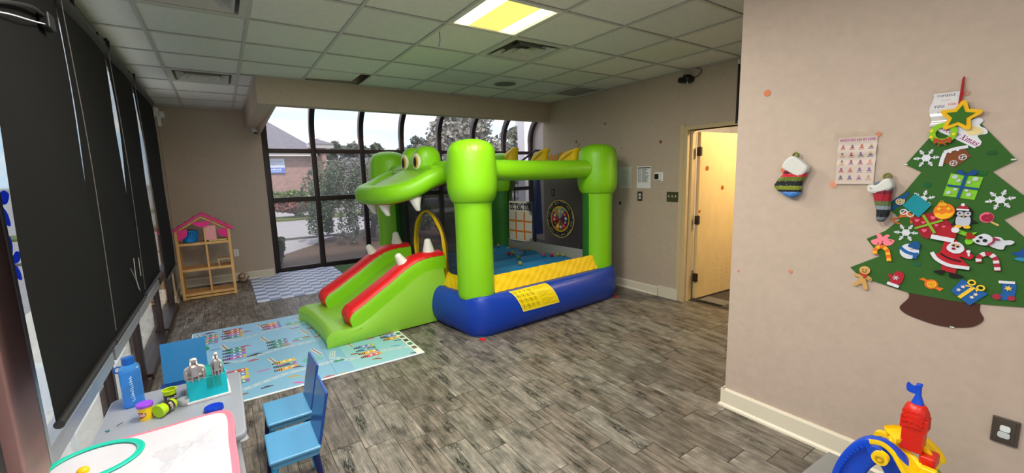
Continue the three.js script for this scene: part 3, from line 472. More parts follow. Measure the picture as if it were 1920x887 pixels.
  P('upper_jaw', sweep(rim, (s, a) => { const k = 0.098 + 0.008 * Math.sin(s * Math.PI); return [k * sgnpow(Math.cos(a), 0.9), k * 0.95 * sgnpow(Math.sin(a), 0.9)]; }, 90, 30), G, h);
  P('lip', sweep(rim.map(([x, y, z]) => [x * 0.99 + 0.0, y - 0.092, -1.2 + (z + 1.2) * 0.985]), (s, a) => [0.05 * Math.cos(a), 0.012 * Math.sin(a)], 80, 10), mat([170, 40, 18], 0.55), h);
  const skin = (dy, k) => surf(22, 26, (u, w) => { const s = u, z = lerp(-0.70, -1.70, w), e = Math.sin(w * Math.PI); const xf = -0.47 + 0.11 * (1 - Math.pow(e, 0.5)) * 2; const x = lerp(xf, 0.16, s); const y = lerp(1.40, 1.60, smooth(-0.55, 0.15, x)) + dy + k * 0.05 * e * smooth(-0.5, -0.1, x) - 0.012 * Math.sin(w * Math.PI * 3); return [x, y, z]; });
  P('snout_top', skin(0.045, 1), G2, h); P('palate', skin(-0.09, 0), mat([160, 36, 20], 0.6), h);
  P('brow', puff(0.36, 0.17, 1.02, 0.08, 0.03, 0.13, 1.605, -1.2), G, h);
  for (const z of [-0.985, -1.28]) {
    const ep = [0.075, 1.66, z];
    P('eye_lobe', surf(40, 30, (u, v) => { const a = u * 2 * Math.PI, p = (v - 0.5) * Math.PI, c = sgnpow(Math.cos(p), 0.72); return [0.15 * c * sgnpow(Math.cos(a), 0.8), 0.07 + 0.175 * sgnpow(Math.sin(p), 0.8), 0.126 * c * sgnpow(Math.sin(a), 0.8)]; }), G, h, ep);
    // eyes stuck on the front of the lobes, looking out over the snout
    const face = (ry, rz, o, dy = 0, dz = 0) => surf(28, 6, (u, k) => { const a = u * 2 * Math.PI, y = dy + ry * k * Math.sin(a), zz = dz + rz * k * Math.cos(a); const Y = Math.abs(y) / 0.175, Z = Math.abs(zz) / 0.126, c = Math.sqrt(Math.max(0.02, 1 - Math.pow(Y, 2.4))), q = Math.max(0.05, 1 - Math.pow(Math.min(0.98, Z / Math.max(0.3, c)), 2.4)); return [-0.15 * Math.pow(c, 0.72) * Math.pow(q, 0.42) - o, 0.07 + y, zz]; });
    P('eye_white', face(0.088, 0.07, 0.004, 0.01, 0.022), mat([244, 238, 214], 0.4), h, ep); P('iris', face(0.068, 0.044, 0.007, 0.004, 0.026), mat([206, 176, 60], 0.4), h, ep); P('pupil', face(0.052, 0.027, 0.010, 0.002, 0.024), mat([32, 14, 10], 0.3), h, ep);
  }
  const fang = surf(24, 20, (q, k) => { const A = q * 2 * Math.PI, r = 0.06 * (k < 0.86 ? 1 - 0.72 * k : 0.38 * Math.sqrt(Math.max(0, 1 - ((k - 0.86) / 0.14) ** 2))); return [r * Math.cos(A) + 0.035 * k * k, -k * 0.135, r * Math.sin(A)]; });
  for (const [x, y, z, ry] of [[-0.43, 1.325, -1.38, 0], [-0.44, 1.325, -0.99, 0], [-0.22, 1.375, -0.72, 0.3], [-0.22, 1.375, -1.68, -0.3]]) P('fang', fang, WH, h, [x, y, z], [0, ry, 0]).scale.setScalar(1.14);
}
const BH = { o: [1.90, -3.43], c: Math.cos(4.3 * Math.PI / 180), s: Math.sin(4.3 * Math.PI / 180) };
const bhPoint = (u, y, v) => [BH.o[0] + u * BH.c - v * BH.s, y, BH.o[1] - u * BH.s - v * BH.c];
// posters that hang on its far net
{
  const p = bhPoint(1.985, 0.86, 1.705), t = thing('paper_poster', 'white tic tac toe sheet with an orange grid on the bouncy castle net', 'poster', p, 4.3 * Math.PI / 180 - Math.PI / 2 + 0.02);
  const tx = canvasTex(440, 512, (g, w, h) => {
    g.fillStyle = '#f2e6cf'; g.fillRect(0, 0, w, h); g.fillStyle = '#1d1740'; g.strokeStyle = '#1d1740'; g.lineWidth = 7; g.font = 'bold 70px serif'; g.textAlign = 'center'; g.save(); g.translate(w / 2, 104); g.scale(0.98, 1.5); g.fillText('TIC TAC TOE', 0, 0, 415); g.strokeText('TIC TAC TOE', 0, 0, 415); g.restore(); g.strokeStyle = '#f2e6cf'; g.lineWidth = 3; for (const y of [62, 84]) { g.beginPath(); g.moveTo(0, y); g.lineTo(w, y); g.stroke(); }
    g.fillStyle = '#ee8a2c'; for (const x of [140, 288]) g.fillRect(x, 132, 26, 366); for (const y of [240, 372]) g.fillRect(8, y, w - 16, 24);
  });
  const m = new THREE.MeshPhysicalMaterial({ map: tx, roughness: 0.7 });
  const sheet = surf(12, 8, (u, v) => [(u - 0.5) * 0.53, (v - 0.5) * 0.61, 0.012 * Math.sin(u * 5) + 0.006 * Math.sin(v * 4)], false); m.side = THREE.DoubleSide; mesh('sheet', sheet, m, t);
  const q = bhPoint(1.985, 0.952, 0.842), w = thing('prize_wheel_poster', 'round black poster with a wheel of coloured wedges on the bouncy castle net', 'poster', q, 4.3 * Math.PI / 180 - Math.PI / 2);
  const wt = canvasTex(512, 512, (g) => {
    g.fillStyle = '#c8b050'; g.fillRect(0, 0, 512, 512); g.fillStyle = '#17120f'; g.beginPath(); g.arc(256, 256, 247, 0, 7); g.fill();
    g.lineWidth = 6; g.strokeStyle = '#cfc7a0'; for (let k = 0; k < 12; k++) { const a = k * Math.PI / 6; g.beginPath(); g.arc(256, 256, k % 2 ? 222 : 236, a + 0.05, a + 0.46); g.stroke(); g.fillStyle = '#8c867a'; for (let q = 0; q < 3; q++) { g.beginPath(); g.arc(256 + 203 * Math.cos(a + 0.12 + q * 0.13), 256 + 203 * Math.sin(a + 0.12 + q * 0.13), 5 + q, 0, 7); g.fill(); } }
    g.fillStyle = '#d9b21e'; g.beginPath(); g.arc(256, 256, 176, 0, 7); g.fill();
    const cs = ['#3c2452', '#b0252b', '#3f5d23', '#e07a1c', '#1d1d1d', '#c2281e', '#74306a', '#7c9434', '#b7a06a', '#5f95a8', '#7b1f2a', '#2b1d4e']; cs.forEach((c, k) => { g.fillStyle = c; g.beginPath(); g.moveTo(256, 256); g.arc(256, 256, 160, k * Math.PI / 6 - 1.4, (k + 1) * Math.PI / 6 - 1.4); g.fill(); g.fillStyle = ['#e8d27a', '#e46b52', '#c9d7c2'][k % 3]; g.beginPath(); g.arc(256 + 108 * Math.cos(k * Math.PI / 6 - 1.14), 256 + 108 * Math.sin(k * Math.PI / 6 - 1.14), 14 + (k % 4) * 3, 0, 7); g.fill(); });
  });
  const disk = new THREE.CylinderGeometry(0.26, 0.26, 0.006, 56).rotateX(Math.PI / 2); mesh('board', disk, [mat([190, 170, 80], 0.6), new THREE.MeshPhysicalMaterial({ map: wt, roughness: 0.55 }), M.black], w);
}
// play balls on its floor
{
  const cols = { red: [150, 40, 50], green: [70, 130, 66], yellow: [140, 134, 66], orange: [140, 106, 70], teal: [52, 108, 116], pink: [150, 78, 92] };  // muted tones: shade inside the castle mixed into the ball colours
  const list = [[1.43, 1.3, 'red'], [1.505, 1.3, 'yellow'], [1.34, 0.985, 'green'], [1.75, 0.93, 'pink'], [1.86, 0.9, 'red'], [1.90, 0.80, 'yellow'], [1.86, 0.66, 'yellow'], [1.88, 1.2, 'orange'], [1.85, 1.36, 'yellow'], [1.86, 1.56, 'orange'], [1.8, 1.68, 'orange'], [1.72, 1.3, 'teal'], [1.10, 0.66, 'yellow'], [1.86, 1.86, 'yellow'], [1.75, 1.97, 'yellow'], [1.66, 2.0, 'pink'], [1.57, 1.99, 'red'], [1.62, 1.88, 'green'], [1.48, 2.02, 'orange']];
  const place = ['in the middle of the blue bouncy floor', 'touching the red ball on the blue bouncy floor', 'alone on the nearer blue ridge', 'nearest the wheel poster, left of the red ball', 'by the far net below the wheel poster', 'right of the red ball below the wheel poster', 'rightmost of all by the far net', 'right of the tic tac toe sheet by the far net', 'below the right edge of the tic tac toe sheet', 'below the tic tac toe sheet, right of two', 'below the tic tac toe sheet, left of two', 'alone on the blue ridge behind the red ball', 'behind the yellow apron on the nearest blue ridge', 'below the lower left corner of the tic tac toe sheet', 'in the far corner heap, rightmost', 'in the far corner heap at its front', 'in the far corner heap beside the dark post', 'in the far corner heap on its near side', 'in the far corner heap against the post'];
  const mats = {}; list.forEach(([u, v, c], i) => {
    const k = ((v - 0.36) / 0.336), dv = (k - Math.round(k)) * 0.336, y = 0.373 + 0.09 * Math.sqrt(Math.max(0, 1 - (dv / 0.168) ** 2)) + 0.028;
    const o = mesh(numbered('play_ball'), sph(0.028, 0, 0, 0, 18), mats[c] ??= mat(cols[c], 0.4), scene, bhPoint(u, y, v)); o.userData = { label: 'small ' + c + ' play ball ' + place[i], category: 'ball', group: 'play balls on the bouncy castle floor' };
  });
}

// ---------- mats ----------
{
  const t = thing('play_mat', 'light blue foam play mat printed with roads, houses and animals', 'play mat');
  const x0 = -0.40, x1 = 1.365, z0 = -5.39, z1 = -3.45, W = 1024, H = 1126;
  const tx = canvasTex(W, H, (g) => {
    const r = rng(77); g.fillStyle = '#84bad6'; g.fillRect(0, 0, W, H);
    g.fillStyle = '#94c6e4'; g.fillRect(0, 0, W * 0.62, H * 0.5); g.fillStyle = '#94cad4'; g.fillRect(W * 0.66, H * 0.2, W * 0.34, H);
    const road = (p, w = 26) => { for (const [s, c, d] of [[w, '#e6e2d6', []], [w - 8, '#8dbfd6', []], [5, '#e9e4d4', [26, 14]]]) { g.strokeStyle = c; g.lineWidth = s; g.setLineDash(d); g.lineJoin = 'round'; g.beginPath(); p.forEach((q, i) => i ? g.lineTo(q[0] * W, q[1] * H) : g.moveTo(q[0] * W, q[1] * H)); g.stroke(); } g.setLineDash([]); };
    const dots = (x, y, dx, dy, n) => { g.fillStyle = '#efe9da'; g.lineWidth = 20; g.strokeStyle = '#e8e3d6'; g.lineCap = 'round'; g.beginPath(); g.moveTo(x * W, y * H); g.lineTo(x * W + dx * n, y * H + dy * n); g.stroke(); g.lineCap = 'butt'; g.fillStyle = '#4b3a3a'; for (let i = 0; i <= n; i++) { g.beginPath(); g.arc(x * W + dx * i, y * H + dy * i, 6, 0, 7); g.fill(); } };
    for (const o of [0.06, 0.38, 0.7]) { road([[0, o + 0.18], [0.13, o + 0.16], [0.22, o + 0.2], [0.38, o + 0.15], [0.6, o + 0.14]]); road([[0.62, o + 0.02], [0.60, o + 0.1], [0.66, o + 0.17], [0.82, o + 0.16], [1, o + 0.2]]); }
    for (const y of [0.04, 0.3, 0.62]) for (const x of [0.02, 0.14, 0.33, 0.53, 0.69, 0.86]) dots(x + 0.015 * r(), y + 0.02 * r(), 4, 17, 6);
    const hs = ['#e9a43a', '#d9556a', '#3f8f82', '#b36ab0', '#e4c63a', '#c8573a', '#6f86c9', '#4d9bd4'];
    const rowHouses = (x, y, n) => { for (let i = 0; i < n; i++) { const X = x * W, Y = y * H + i * 47; g.fillStyle = hs[Math.floor(r() * 8)]; g.fillRect(X, Y, 78, 38); g.beginPath(); g.moveTo(X - 2, Y); g.lineTo(X - 24, Y + 19); g.lineTo(X - 2, Y + 38); g.fill(); g.fillStyle = '#33282e'; for (let q = 0; q < 4; q++) g.fillRect(X - 24 + q * 9, Y + 8, 5, 25); g.fillStyle = '#f3efe2'; g.fillRect(X + 22, Y + 9, 11, 16); g.fillRect(X + 50, Y + 9, 11, 16); g.fillStyle = hs[Math.floor(r() * 8)]; g.fillRect(X + 66, Y, 12, 38); } };
    for (const y of [0.05, 0.37, 0.67]) { rowHouses(0.17, y + 0.005, 4); rowHouses(0.37, y + 0.02, 3); }
    for (const y of [0.44, 0.74]) { rowHouses(0.74, y, 4); rowHouses(0.9, y - 0.1, 3); } rowHouses(0.05, 0.08, 4);
    const tree = (x, y, s, c = '#2f8f6f') => { g.fillStyle = c; for (let k = 0; k < 5; k++) { g.beginPath(); g.ellipse(x * W + (r() - 0.5) * s, y * H + (r() - 0.5) * s * 0.6, s * 0.42, s * 0.34, 0, 0, 7); g.fill(); } };
    tree(0.06, 0.3, 62); tree(0.05, 0.27, 50, '#38b08a'); tree(0.83, 0.55, 70); tree(0.62, 0.85, 30);
    for (const y of [0.16, 0.46, 0.76]) { g.fillStyle = '#5fb3a8'; g.beginPath(); g.ellipse(0.52 * W, y * H, 52, 34, 0.2, 0, 7); g.fill(); g.fillStyle = '#a5d7e2'; g.beginPath(); g.ellipse(0.535 * W, y * H - 4, 36, 20, 0.2, 0, 7); g.fill(); g.fillStyle = '#63b5a4'; g.beginPath(); g.ellipse(0.54 * W, y * H - 4, 25, 13, 0.2, 0, 7); g.fill(); }
    for (let k = 0; k < 80; k++) { const x = r() * W, y = r() * H; g.save(); g.translate(x, y); g.rotate(r() * 0.8 - 0.2); g.fillStyle = ['#39343c', '#d06ab0', '#8c5f3f', '#caa640', '#4a4a52', '#5fa0c8', '#c24b40'][k % 7]; if (k % 3) { g.fillRect(-24, -6, 48, 11); g.fillRect(-11, -13, 22, 8); } else { g.beginPath(); g.moveTo(-30, 6); g.lineTo(24, -13); g.lineTo(33, -3); g.lineTo(-15, 14); g.fill(); } g.restore(); }
    for (const [x, y] of [[0.71, 0.62], [0.72, 0.3]]) { g.fillStyle = '#3c3431'; for (let k = 0; k < 22; k++) { const a = k * 0.9, q = 12 + k * 2.1; g.beginPath(); g.ellipse(x * W + q * Math.cos(a) * 1.3, y * H + q * Math.sin(a), 7, 4, a, 0, 7); g.fill(); } }
    g.fillStyle = '#f0eee6'; g.fillRect(W - 40, H * 0.4, 34, H * 0.6); for (let k = 0; k < 9; k++) { g.fillStyle = ['#40443f', '#3f7f68', '#6d6860'][k % 3]; g.fillRect(W - 34, H * 0.46 + k * 62, 24, 40); }
    g.strokeStyle = '#e8f0f4'; g.lineWidth = 12; g.strokeRect(0, 0, W, H);
  });
  const w = x1 - x0, d = z1 - z0, g = new RoundedBoxGeometry(w, 0.014, d, 3, 0.006); { const p = g.attributes.position, uv = g.attributes.uv; for (let i = 0; i < p.count; i++) uv.setXY(i, p.getX(i) / w + 0.5, 0.5 - p.getZ(i) / d); }
  mesh('mat', g, new THREE.MeshPhysicalMaterial({ map: tx, roughness: 0.38 }), t, [(x0 + x1) / 2, 0.0075, (z0 + z1) / 2]);
  for (const x of [0.62]) mesh('fold_line', bx(0.004, 0.002, d - 0.02, x, 0.0146, (z0 + z1) / 2), mat([120, 168, 190], 0.6), t);

  const c = thing('checkered_mat', 'thin mat of grey-blue and white checks before the back window', 'mat'), q = 12, ck = canvasTex(640, 896, (gx, W2, H2) => { gx.fillStyle = '#d6dcea'; gx.fillRect(0, 0, W2, H2); gx.fillStyle = '#8797b6'; const rows = 16, cols = 9; for (let j = 0; j < rows; j++) for (let i = -1; i < cols; i++) if ((i + j) % 2 === 0) gx.fillRect(i * W2 / cols, j * H2 / rows, W2 / cols, H2 / rows); });
  const g2 = bx(1.3, 0.006, 1.86), p2 = g2.attributes.position, u2 = g2.attributes.uv; for (let i = 0; i < p2.count; i++) u2.setXY(i, p2.getX(i) / 1.3 + 0.5, 0.5 - p2.getZ(i) / 1.86);
  mesh('mat', g2, new THREE.MeshPhysicalMaterial({ map: ck, roughness: 0.5 }), c, [0.895, 0.0035, -7.24]);
  const gr = thing('turf_mat', 'dark green turf mat between checkered mat and window', 'mat');
  const gt = dataTex(128, 128, (x, y) => { const v = fbm(x / 2, y / 2, 90, 3, 64, 64); return [40 + 40 * v, 70 + 50 * v, 34 + 24 * v]; });
  mesh('mat', bx(2.4, 0.008, 1.6), new THREE.MeshPhysicalMaterial({ map: gt, roughness: 0.9, bumpMap: gt, bumpScale: 0.004 }), gr, [2.76, 0.0045, -7.3]);
}
// ---------- dollhouse ----------
{
  const t = thing('dollhouse', 'open wooden dollhouse shelf with a pink roof by the back wall', 'dollhouse', [-0.262, 0, -7.09]);
  const wt = dataTex(64, 256, (x, y) => { const v = fbm(x / 3, y / 50, 15, 4); return [222 + 40 * (v - 0.5), 172 + 44 * (v - 0.5), 106 + 36 * (v - 0.5)]; }), wood = new THREE.MeshPhysicalMaterial({ map: wt, roughness: 0.45 }), ply = mat([196, 176, 132], 0.6), pink = mat([236, 30, 128], 0.4), pale = mat([240, 160, 160], 0.5), D = 0.33;
  const side = (x) => mesh('side_panel', rb(0.035, 0.93, D, 0.004, x, 0.465, -D / 2), wood, t); side(-0.292); side(0.292);
  for (const y of [0.065, 0.4, 0.755]) mesh('shelf', rb(0.55, 0.034, D - 0.01, 0.004, 0, y, -D / 2), wood, t);
  mesh('plinth', rb(0.55, 0.03, 0.03, 0.004, 0, 0.02, -0.02), wood, t);
  for (const [y, h] of [[0.232, 0.3], [0.578, 0.32], [0.89, 0.235]]) mesh('divider', rb(0.022, h, D - 0.03, 0.003, 0.02, y, -D / 2), wood, t);
  const gable = (w, y0, y1, yt) => ext(poly([[-w, y0], [w, y0], [w, y1], [0, yt], [-w, y1]]), 0.006);
  for (const y of [0.9]) mesh('beam', merge([rod([-0.3, 0.925, -0.02], [0.0, 1.115, -0.02], 0.017, 0.017, 6), rod([0.3, 0.925, -0.02], [0.0, 1.115, -0.02], 0.017, 0.017, 6)]), wood, t);
  for (const s of [-1, 1]) { const a = Math.atan2(0.235, 0.355); mesh('roof_panel', rb(0.44, 0.018, D + 0.05, 0.004).rotateZ(-s * a).translate(s * 0.172, 1.045, -D / 2 + 0.01), pink, t); for (let k = 1; k < 4; k++) mesh('roof_strip', rb(0.012, 0.008, D + 0.05, 0.002).rotateZ(-s * a).translate(s * (0.02 + k * 0.085), 1.163 - k * 0.0565, -D / 2 + 0.01), pink, t); }
  for (const x of [-0.27, 0.27]) mesh('roof_scallop', (() => { const s = new THREE.Shape(); s.absarc(x < 0 ? -0.275 : 0.275, 0.93, 0.11, x < 0 ? -Math.PI / 2 : -Math.PI, x < 0 ? 0.3 : -Math.PI / 2, false); s.lineTo(x < 0 ? -0.275 : 0.275, 0.95); return ext(s, 0.008); })(), pink, t);
  { const s = new THREE.Shape(); s.absarc(0, 1.09, 0.11, -Math.PI + 0.35, -0.35, false); mesh('roof_scallop', ext(s, 0.008).translate(0, 0, 0.004), pink, t); }
  mesh('pink_panel', rb(0.012, 0.22, 0.2, 0.01, 0.09, 0.88, -0.14).rotateY(0), pale, t); mesh('pink_panel', rb(0.12, 0.2, 0.01, 0.01, 0.09, 0.895, -0.02), pale, t);
  mesh('plywood_tray', merge([rb(0.21, 0.012, 0.2, 0.003, 0.16, 0.79, -0.13), rb(0.21, 0.02, 0.012, 0.003, 0.16, 0.785, -0.03)]), mat([214, 196, 120], 0.5), t);
  mesh('small_shelf', rb(0.14, 0.016, 0.2, 0.003, 0.2, 0.51, -0.13), ply, t); mesh('small_shelf', rb(0.016, 0.085, 0.2, 0.003, 0.138, 0.46, -0.13), ply, t);
  const b = thing('plastic_basket', 'round blue pierced plastic basket in the dollhouse attic', 'basket', [-0.41, 0.773, -7.2]), bl = mat([12, 130, 210], 0.4);
  const wall = []; const rows = [0.012, 0.05, 0.075, 0.1, 0.125, 0.155]; for (let k = 0; k < 6; k++) wall.push(new THREE.TorusGeometry(0.072 + k * 0.0035, 0.006, 6, 40).rotateX(Math.PI / 2).translate(0, rows[k], 0)); for (let k = 0; k < 20; k++) { const a = k * Math.PI / 10; wall.push(rod([0.072 * Math.cos(a), 0.01, 0.072 * Math.sin(a)], [0.089 * Math.cos(a), 0.155, 0.089 * Math.sin(a)], 0.009, 0.009, 6)); } wall.push(cyl(0.086, 0.08, 0.045, 0, 0.03, 0, 32), cyl(0.076, 0.07, 0.10, 0, 0.055, 0, 32));
  mesh('basket_wall', merge(wall), bl, b); mesh('rim', new THREE.TorusGeometry(0.092, 0.006, 8, 40).rotateX(Math.PI / 2).translate(0, 0.158, 0), bl, b);
  const y = thing('toy_lump', 'dull green toy lying in the blue basket', 'toy', [-0.40, 0.93, -7.2]); mesh('body', surf(20, 12, (u, v) => { const a = u * 2 * Math.PI, p = (v - 0.5) * Math.PI; return [0.055 * Math.cos(p) * Math.cos(a), 0.022 * Math.sin(p), 0.05 * Math.cos(p) * Math.sin(a) * (1 + 0.2 * Math.sin(3 * a))]; }), mat([86, 98, 62], 0.6), y);
  const bt = canvasTex(512, 256, (g, W, H) => { g.fillStyle = '#b79f86'; g.fillRect(0, 0, W, H); g.strokeStyle = '#4a3a30'; g.lineWidth = 16; for (const [x, yy] of [[100, 80], [230, 170], [330, 70], [450, 180]]) { g.beginPath(); g.arc(x, yy, 52, 0, 7); g.stroke(); } g.lineWidth = 8; g.beginPath(); g.moveTo(0, 40); g.bezierCurveTo(150, 120, 300, 0, 512, 60); g.stroke(); });
  const bo = mesh(numbered('foot_ball'), sph(0.078, 0, 0, 0, 28), new THREE.MeshPhysicalMaterial({ map: bt, roughness: 0.45 }), scene, [0.155, 0.079, -7.82]); bo.userData = { label: 'brown patterned ball on the floor right of the dollhouse', category: 'ball' };
}
// ---------- kids' table, chairs and what stands on it ----------
const TH = 0.45;
{
  const t = thing('kids_table', 'low grey plastic kids table along the left windows', 'table'), gm = mat([150, 154, 164], 0.35), gl = mat([196, 198, 204], 0.4);
  const x0 = -0.585, x1 = -0.015, z0 = -2.92, z1 = -2.14;
  const sh = rrect(x1 - x0, z1 - z0, 0.05); mesh('tabletop', ext(sh, 0.03, 0.008, 8).rotateX(Math.PI / 2).translate((x0 + x1) / 2, TH, (z0 + z1) / 2), gm, t);
  for (const [x, z, sx, sz] of [[x0 + 0.06, z0 + 0.07, -1, -1], [x1 - 0.06, z0 + 0.07, 1, -1], [x0 + 0.06, z1 - 0.07, -1, 1], [x1 - 0.06, z1 - 0.07, 1, 1]]) mesh('leg', merge([rod([x, TH - 0.02, z], [x + sx * 0.03, 0.02, z + sz * 0.09 * (sz < 0 ? 1 : 0.3)], 0.028, 0.02, 14), cyl(0.021, 0.03, 0.03, x + sx * 0.031, 0.015, z + sz * 0.091 * (sz < 0 ? 1 : 0.3), 16)]), gl, t);
  mesh('marker_scribble', tube([[-0.545, TH + 0.0015, -2.53], [-0.535, TH + 0.0015, -2.545], [-0.552, TH + 0.0015, -2.548], [-0.54, TH + 0.0015, -2.56]], 0.0016, 20, 5), mat([20, 110, 110], 0.6), t);
  mesh('marker_scribble', tube([[-0.515, TH + 0.0015, -2.575], [-0.508, TH + 0.0015, -2.59], [-0.498, TH + 0.0015, -2.6]], 0.0014, 12, 5), mat([30, 40, 60], 0.6), t);

  const chair = (label, seatC, backC, p, turn) => {
    const c = thing('kids_chair', label, 'chair', p, turn, 'blue kids chairs'), s = mat(seatC, 0.32), b = mat(backC, 0.22), dk = mat([14, 30, 92], 0.3), lt = mat([52, 160, 214], 0.3);
    mesh('seat', rb(0.225, 0.02, 0.28, 0.009, 0, 0.27, 0, 3), s, c); mesh('seat_frame', merge([rb(0.2, 0.03, 0.014, 0.004, 0, 0.247, 0.122), rb(0.2, 0.03, 0.014, 0.004, 0, 0.247, -0.122), rb(0.014, 0.03, 0.24, 0.004, -0.098, 0.247, 0), rb(0.014, 0.03, 0.24, 0.004, 0.098, 0.247, 0)]), s, c);
    mesh('backrest', rb(0.014, 0.275, 0.24, 0.005, 0, 0.1375, 0).rotateZ(-0.2).translate(0.108, 0.262, 0), b, c);
    [[-1, -1, dk], [-1, 1, lt], [1, -1, lt], [1, 1, dk]].forEach(([a, q, m]) => mesh('leg', rod([a * 0.085, 0.26, q * 0.105], [a * 0.115, 0, q * 0.125], 0.016, 0.013, 14), m, c)); return c;
  };
  chair('light blue kids chair with dark blue back nearest the camera', [84, 150, 194], [30, 74, 150], [0.165, 0, -2.255], 0);
  chair('light blue kids chair with dark blue back, second from the camera', [86, 152, 194], [30, 70, 144], [0.185, 0, -2.62], 0.02);
  chair('dark blue kids chair with light blue back beyond the grey table', [10, 46, 104], [48, 122, 178], [-0.315, 0, -3.322], Math.PI / 2);

  // water bottle: square, see-through blue
  const bo = thing('water_bottle', 'square translucent blue bottle with blue cap on the grey table', 'bottle', [-0.478, TH, -2.79], 0.15);
  const bm = new THREE.MeshPhysicalMaterial({ color: C(92, 182, 248), roughness: 0.12, transmission: 0.66, thickness: 0, ior: 1.4 }), cm = mat([6, 84, 170], 0.35);
  const sq = (y, r) => (a) => { const k = 0.3; return [r * sgnpow(Math.cos(a), k), y, r * sgnpow(Math.sin(a), k)]; };
  const bp = [[0.001, 0.002], [0.037, 0.002], [0.042, 0.01], [0.042, 0.1], [0.0425, 0.188], [0.040, 0.202], [0.03, 0.216], [0.021, 0.221], [0.021, 0.226]];
  mesh('body', surf(48, 40, (u, v) => { const q = v * (bp.length - 1), i = Math.min(bp.length - 2, Math.floor(q)), f = q - i, r = lerp(bp[i][0], bp[i + 1][0], f), y = lerp(bp[i][1], bp[i + 1][1], f), k = lerp(0.26, 1, smooth(0.206, 0.222, y)), a = u * 2 * Math.PI; return [r * sgnpow(Math.cos(a), k), y, r * sgnpow(Math.sin(a), k)]; }), bm, bo);
  mesh('cap', merge([cyl(0.025, 0.026, 0.03, 0, 0.239, 0, 24)]), cm, bo); mesh('cap_loop', new THREE.TorusGeometry(0.016, 0.004, 8, 20).translate(-0.04, 0.2, 0), cm, bo);
  const water = surf(40, 20, (u, v) => { const y = 0.006 + v * 0.115, a = u * 2 * Math.PI, r = v === 0 || v === 1 ? 0.0355 : 0.0355; return [r * sgnpow(Math.cos(a), 0.34), y, r * sgnpow(Math.sin(a), 0.34)]; }); 
  const lt = canvasTex(128, 512, (g) => { g.fillStyle = '#2f9be4'; g.fillRect(0, 0, 128, 512); g.fillStyle = '#bfe2f6'; g.save(); g.translate(70, 250); g.rotate(-Math.PI / 2); g.restore(); });
  // embossed lettering down the near face: raised droplets and strokes
  mesh('embossed_strokes', merge(Array.from({ length: 12 }, (_, k) => tube([[-0.006 + 0.004 * Math.sin(k * 2), 0.035 + k * 0.011, 0.042], [0.004, 0.04 + k * 0.011, 0.0427], [0.000 + 0.005 * Math.cos(k), 0.045 + k * 0.011, 0.042]], 0.0013, 8, 5))), mat([190, 226, 246], 0.3), bo);

  // dough tubs
  const tubTex = (bg, ink) => canvasTex(512, 128, (g, W, H) => { g.fillStyle = bg; g.fillRect(0, 0, W, H); for (const x of [128, 384]) { g.fillStyle = '#a8341c'; g.beginPath(); g.ellipse(x, 76, 96, 30, -0.1, 0, 7); g.fill(); g.fillStyle = '#f3ece0'; g.font = 'bold 44px sans-serif'; g.textAlign = 'center'; g.save(); g.translate(x, 90); g.rotate(-0.1); g.fillText('Play-Doh', 0, 0, 170); g.restore(); } if (ink) { g.fillStyle = '#2a2420'; g.fillRect(0, 40, W, 62); g.fillStyle = '#efe9e0'; g.font = 'bold 40px sans-serif'; g.textAlign = 'center'; for (const x of [128, 384]) g.fillText('Play-Doh', x, 86, 190); } });
  const tub = (label, pos, body, lid, ink, rot, open) => {
    const o = thing('dough_tub', label, 'tub', pos, 0, 'dough tubs on the grey table'); o.rotation.set(...rot); const side = new THREE.CylinderGeometry(0.029, 0.025, 0.07, 32, 1, true).translate(0, 0.035, 0);
    mesh('cup', side, new THREE.MeshPhysicalMaterial({ map: tubTex(body, ink), roughness: 0.35, side: THREE.DoubleSide }), o); mesh('cup_bottom', cyl(0.025, 0.025, 0.003, 0, 0.0015, 0, 28), mat(lid, 0.4), o);
    if (open) mesh('cup_rim', new THREE.TorusGeometry(0.029, 0.0025, 8, 32).rotateX(Math.PI / 2).translate(0, 0.07, 0), mat(lid, 0.4), o); else mesh('lid', new THREE.LatheGeometry([[0.0005, 0.078], [0.024, 0.078], [0.026, 0.081], [0.031, 0.081], [0.0325, 0.078], [0.0325, 0.066], [0.03, 0.066]].map((p) => new THREE.Vector2(...p)), 36), mat(lid, 0.35, { side: THREE.DoubleSide }), o); return o; };
  tub('yellow dough tub with purple lid standing on the grey table', [-0.408, TH, -2.575], '#f2cf1e', [150, 70, 214], false, [0, 0.6, 0]);
  tub('lime green dough tub lying on its side on the grey table', [-0.305, TH + 0.034, -2.60], '#b8d414', [168, 214, 20], true, [Math.PI / 2, 0, 0.75], false);
  tub('open lime dough cup behind the lying tub', [-0.325, TH, -2.70], '#b4ce10', [196, 226, 20], true, [0, 2.2, 0], true);
  const wc = thing('white_cup', 'small white plastic cup beside the turquoise toy', 'cup', [-0.262, TH, -2.625]); mesh('cup', new THREE.LatheGeometry([[0.0005, 0.002], [0.024, 0.002], [0.03, 0.034], [0.028, 0.034], [0.022, 0.005], [0.0005, 0.005]].map((p) => new THREE.Vector2(...p)), 32), mat([222, 226, 228], 0.35, { side: THREE.DoubleSide }), wc);
  const bl = thing('blue_lid', 'dark blue round lid at the grey table edge', 'lid', [-0.14, TH, -2.47]); mesh('lid', new THREE.LatheGeometry([[0.0005, 0.012], [0.03, 0.012], [0.036, 0.02], [0.04, 0.018], [0.042, 0.001], [0.038, 0.001]].map((p) => new THREE.Vector2(...p)), 36), mat([16, 50, 180], 0.25, { side: THREE.DoubleSide }), bl);
  // turquoise garage toy with two grey ramps on top
  const g = thing('toy_garage', 'turquoise toy block with two grey plastic ramps on top', 'toy', [-0.165, TH, -2.70], 0.06), tq = mat([0, 190, 206], 0.35), tq2 = mat([20, 160, 150], 0.4), gp = mat([196, 190, 186], 0.45);
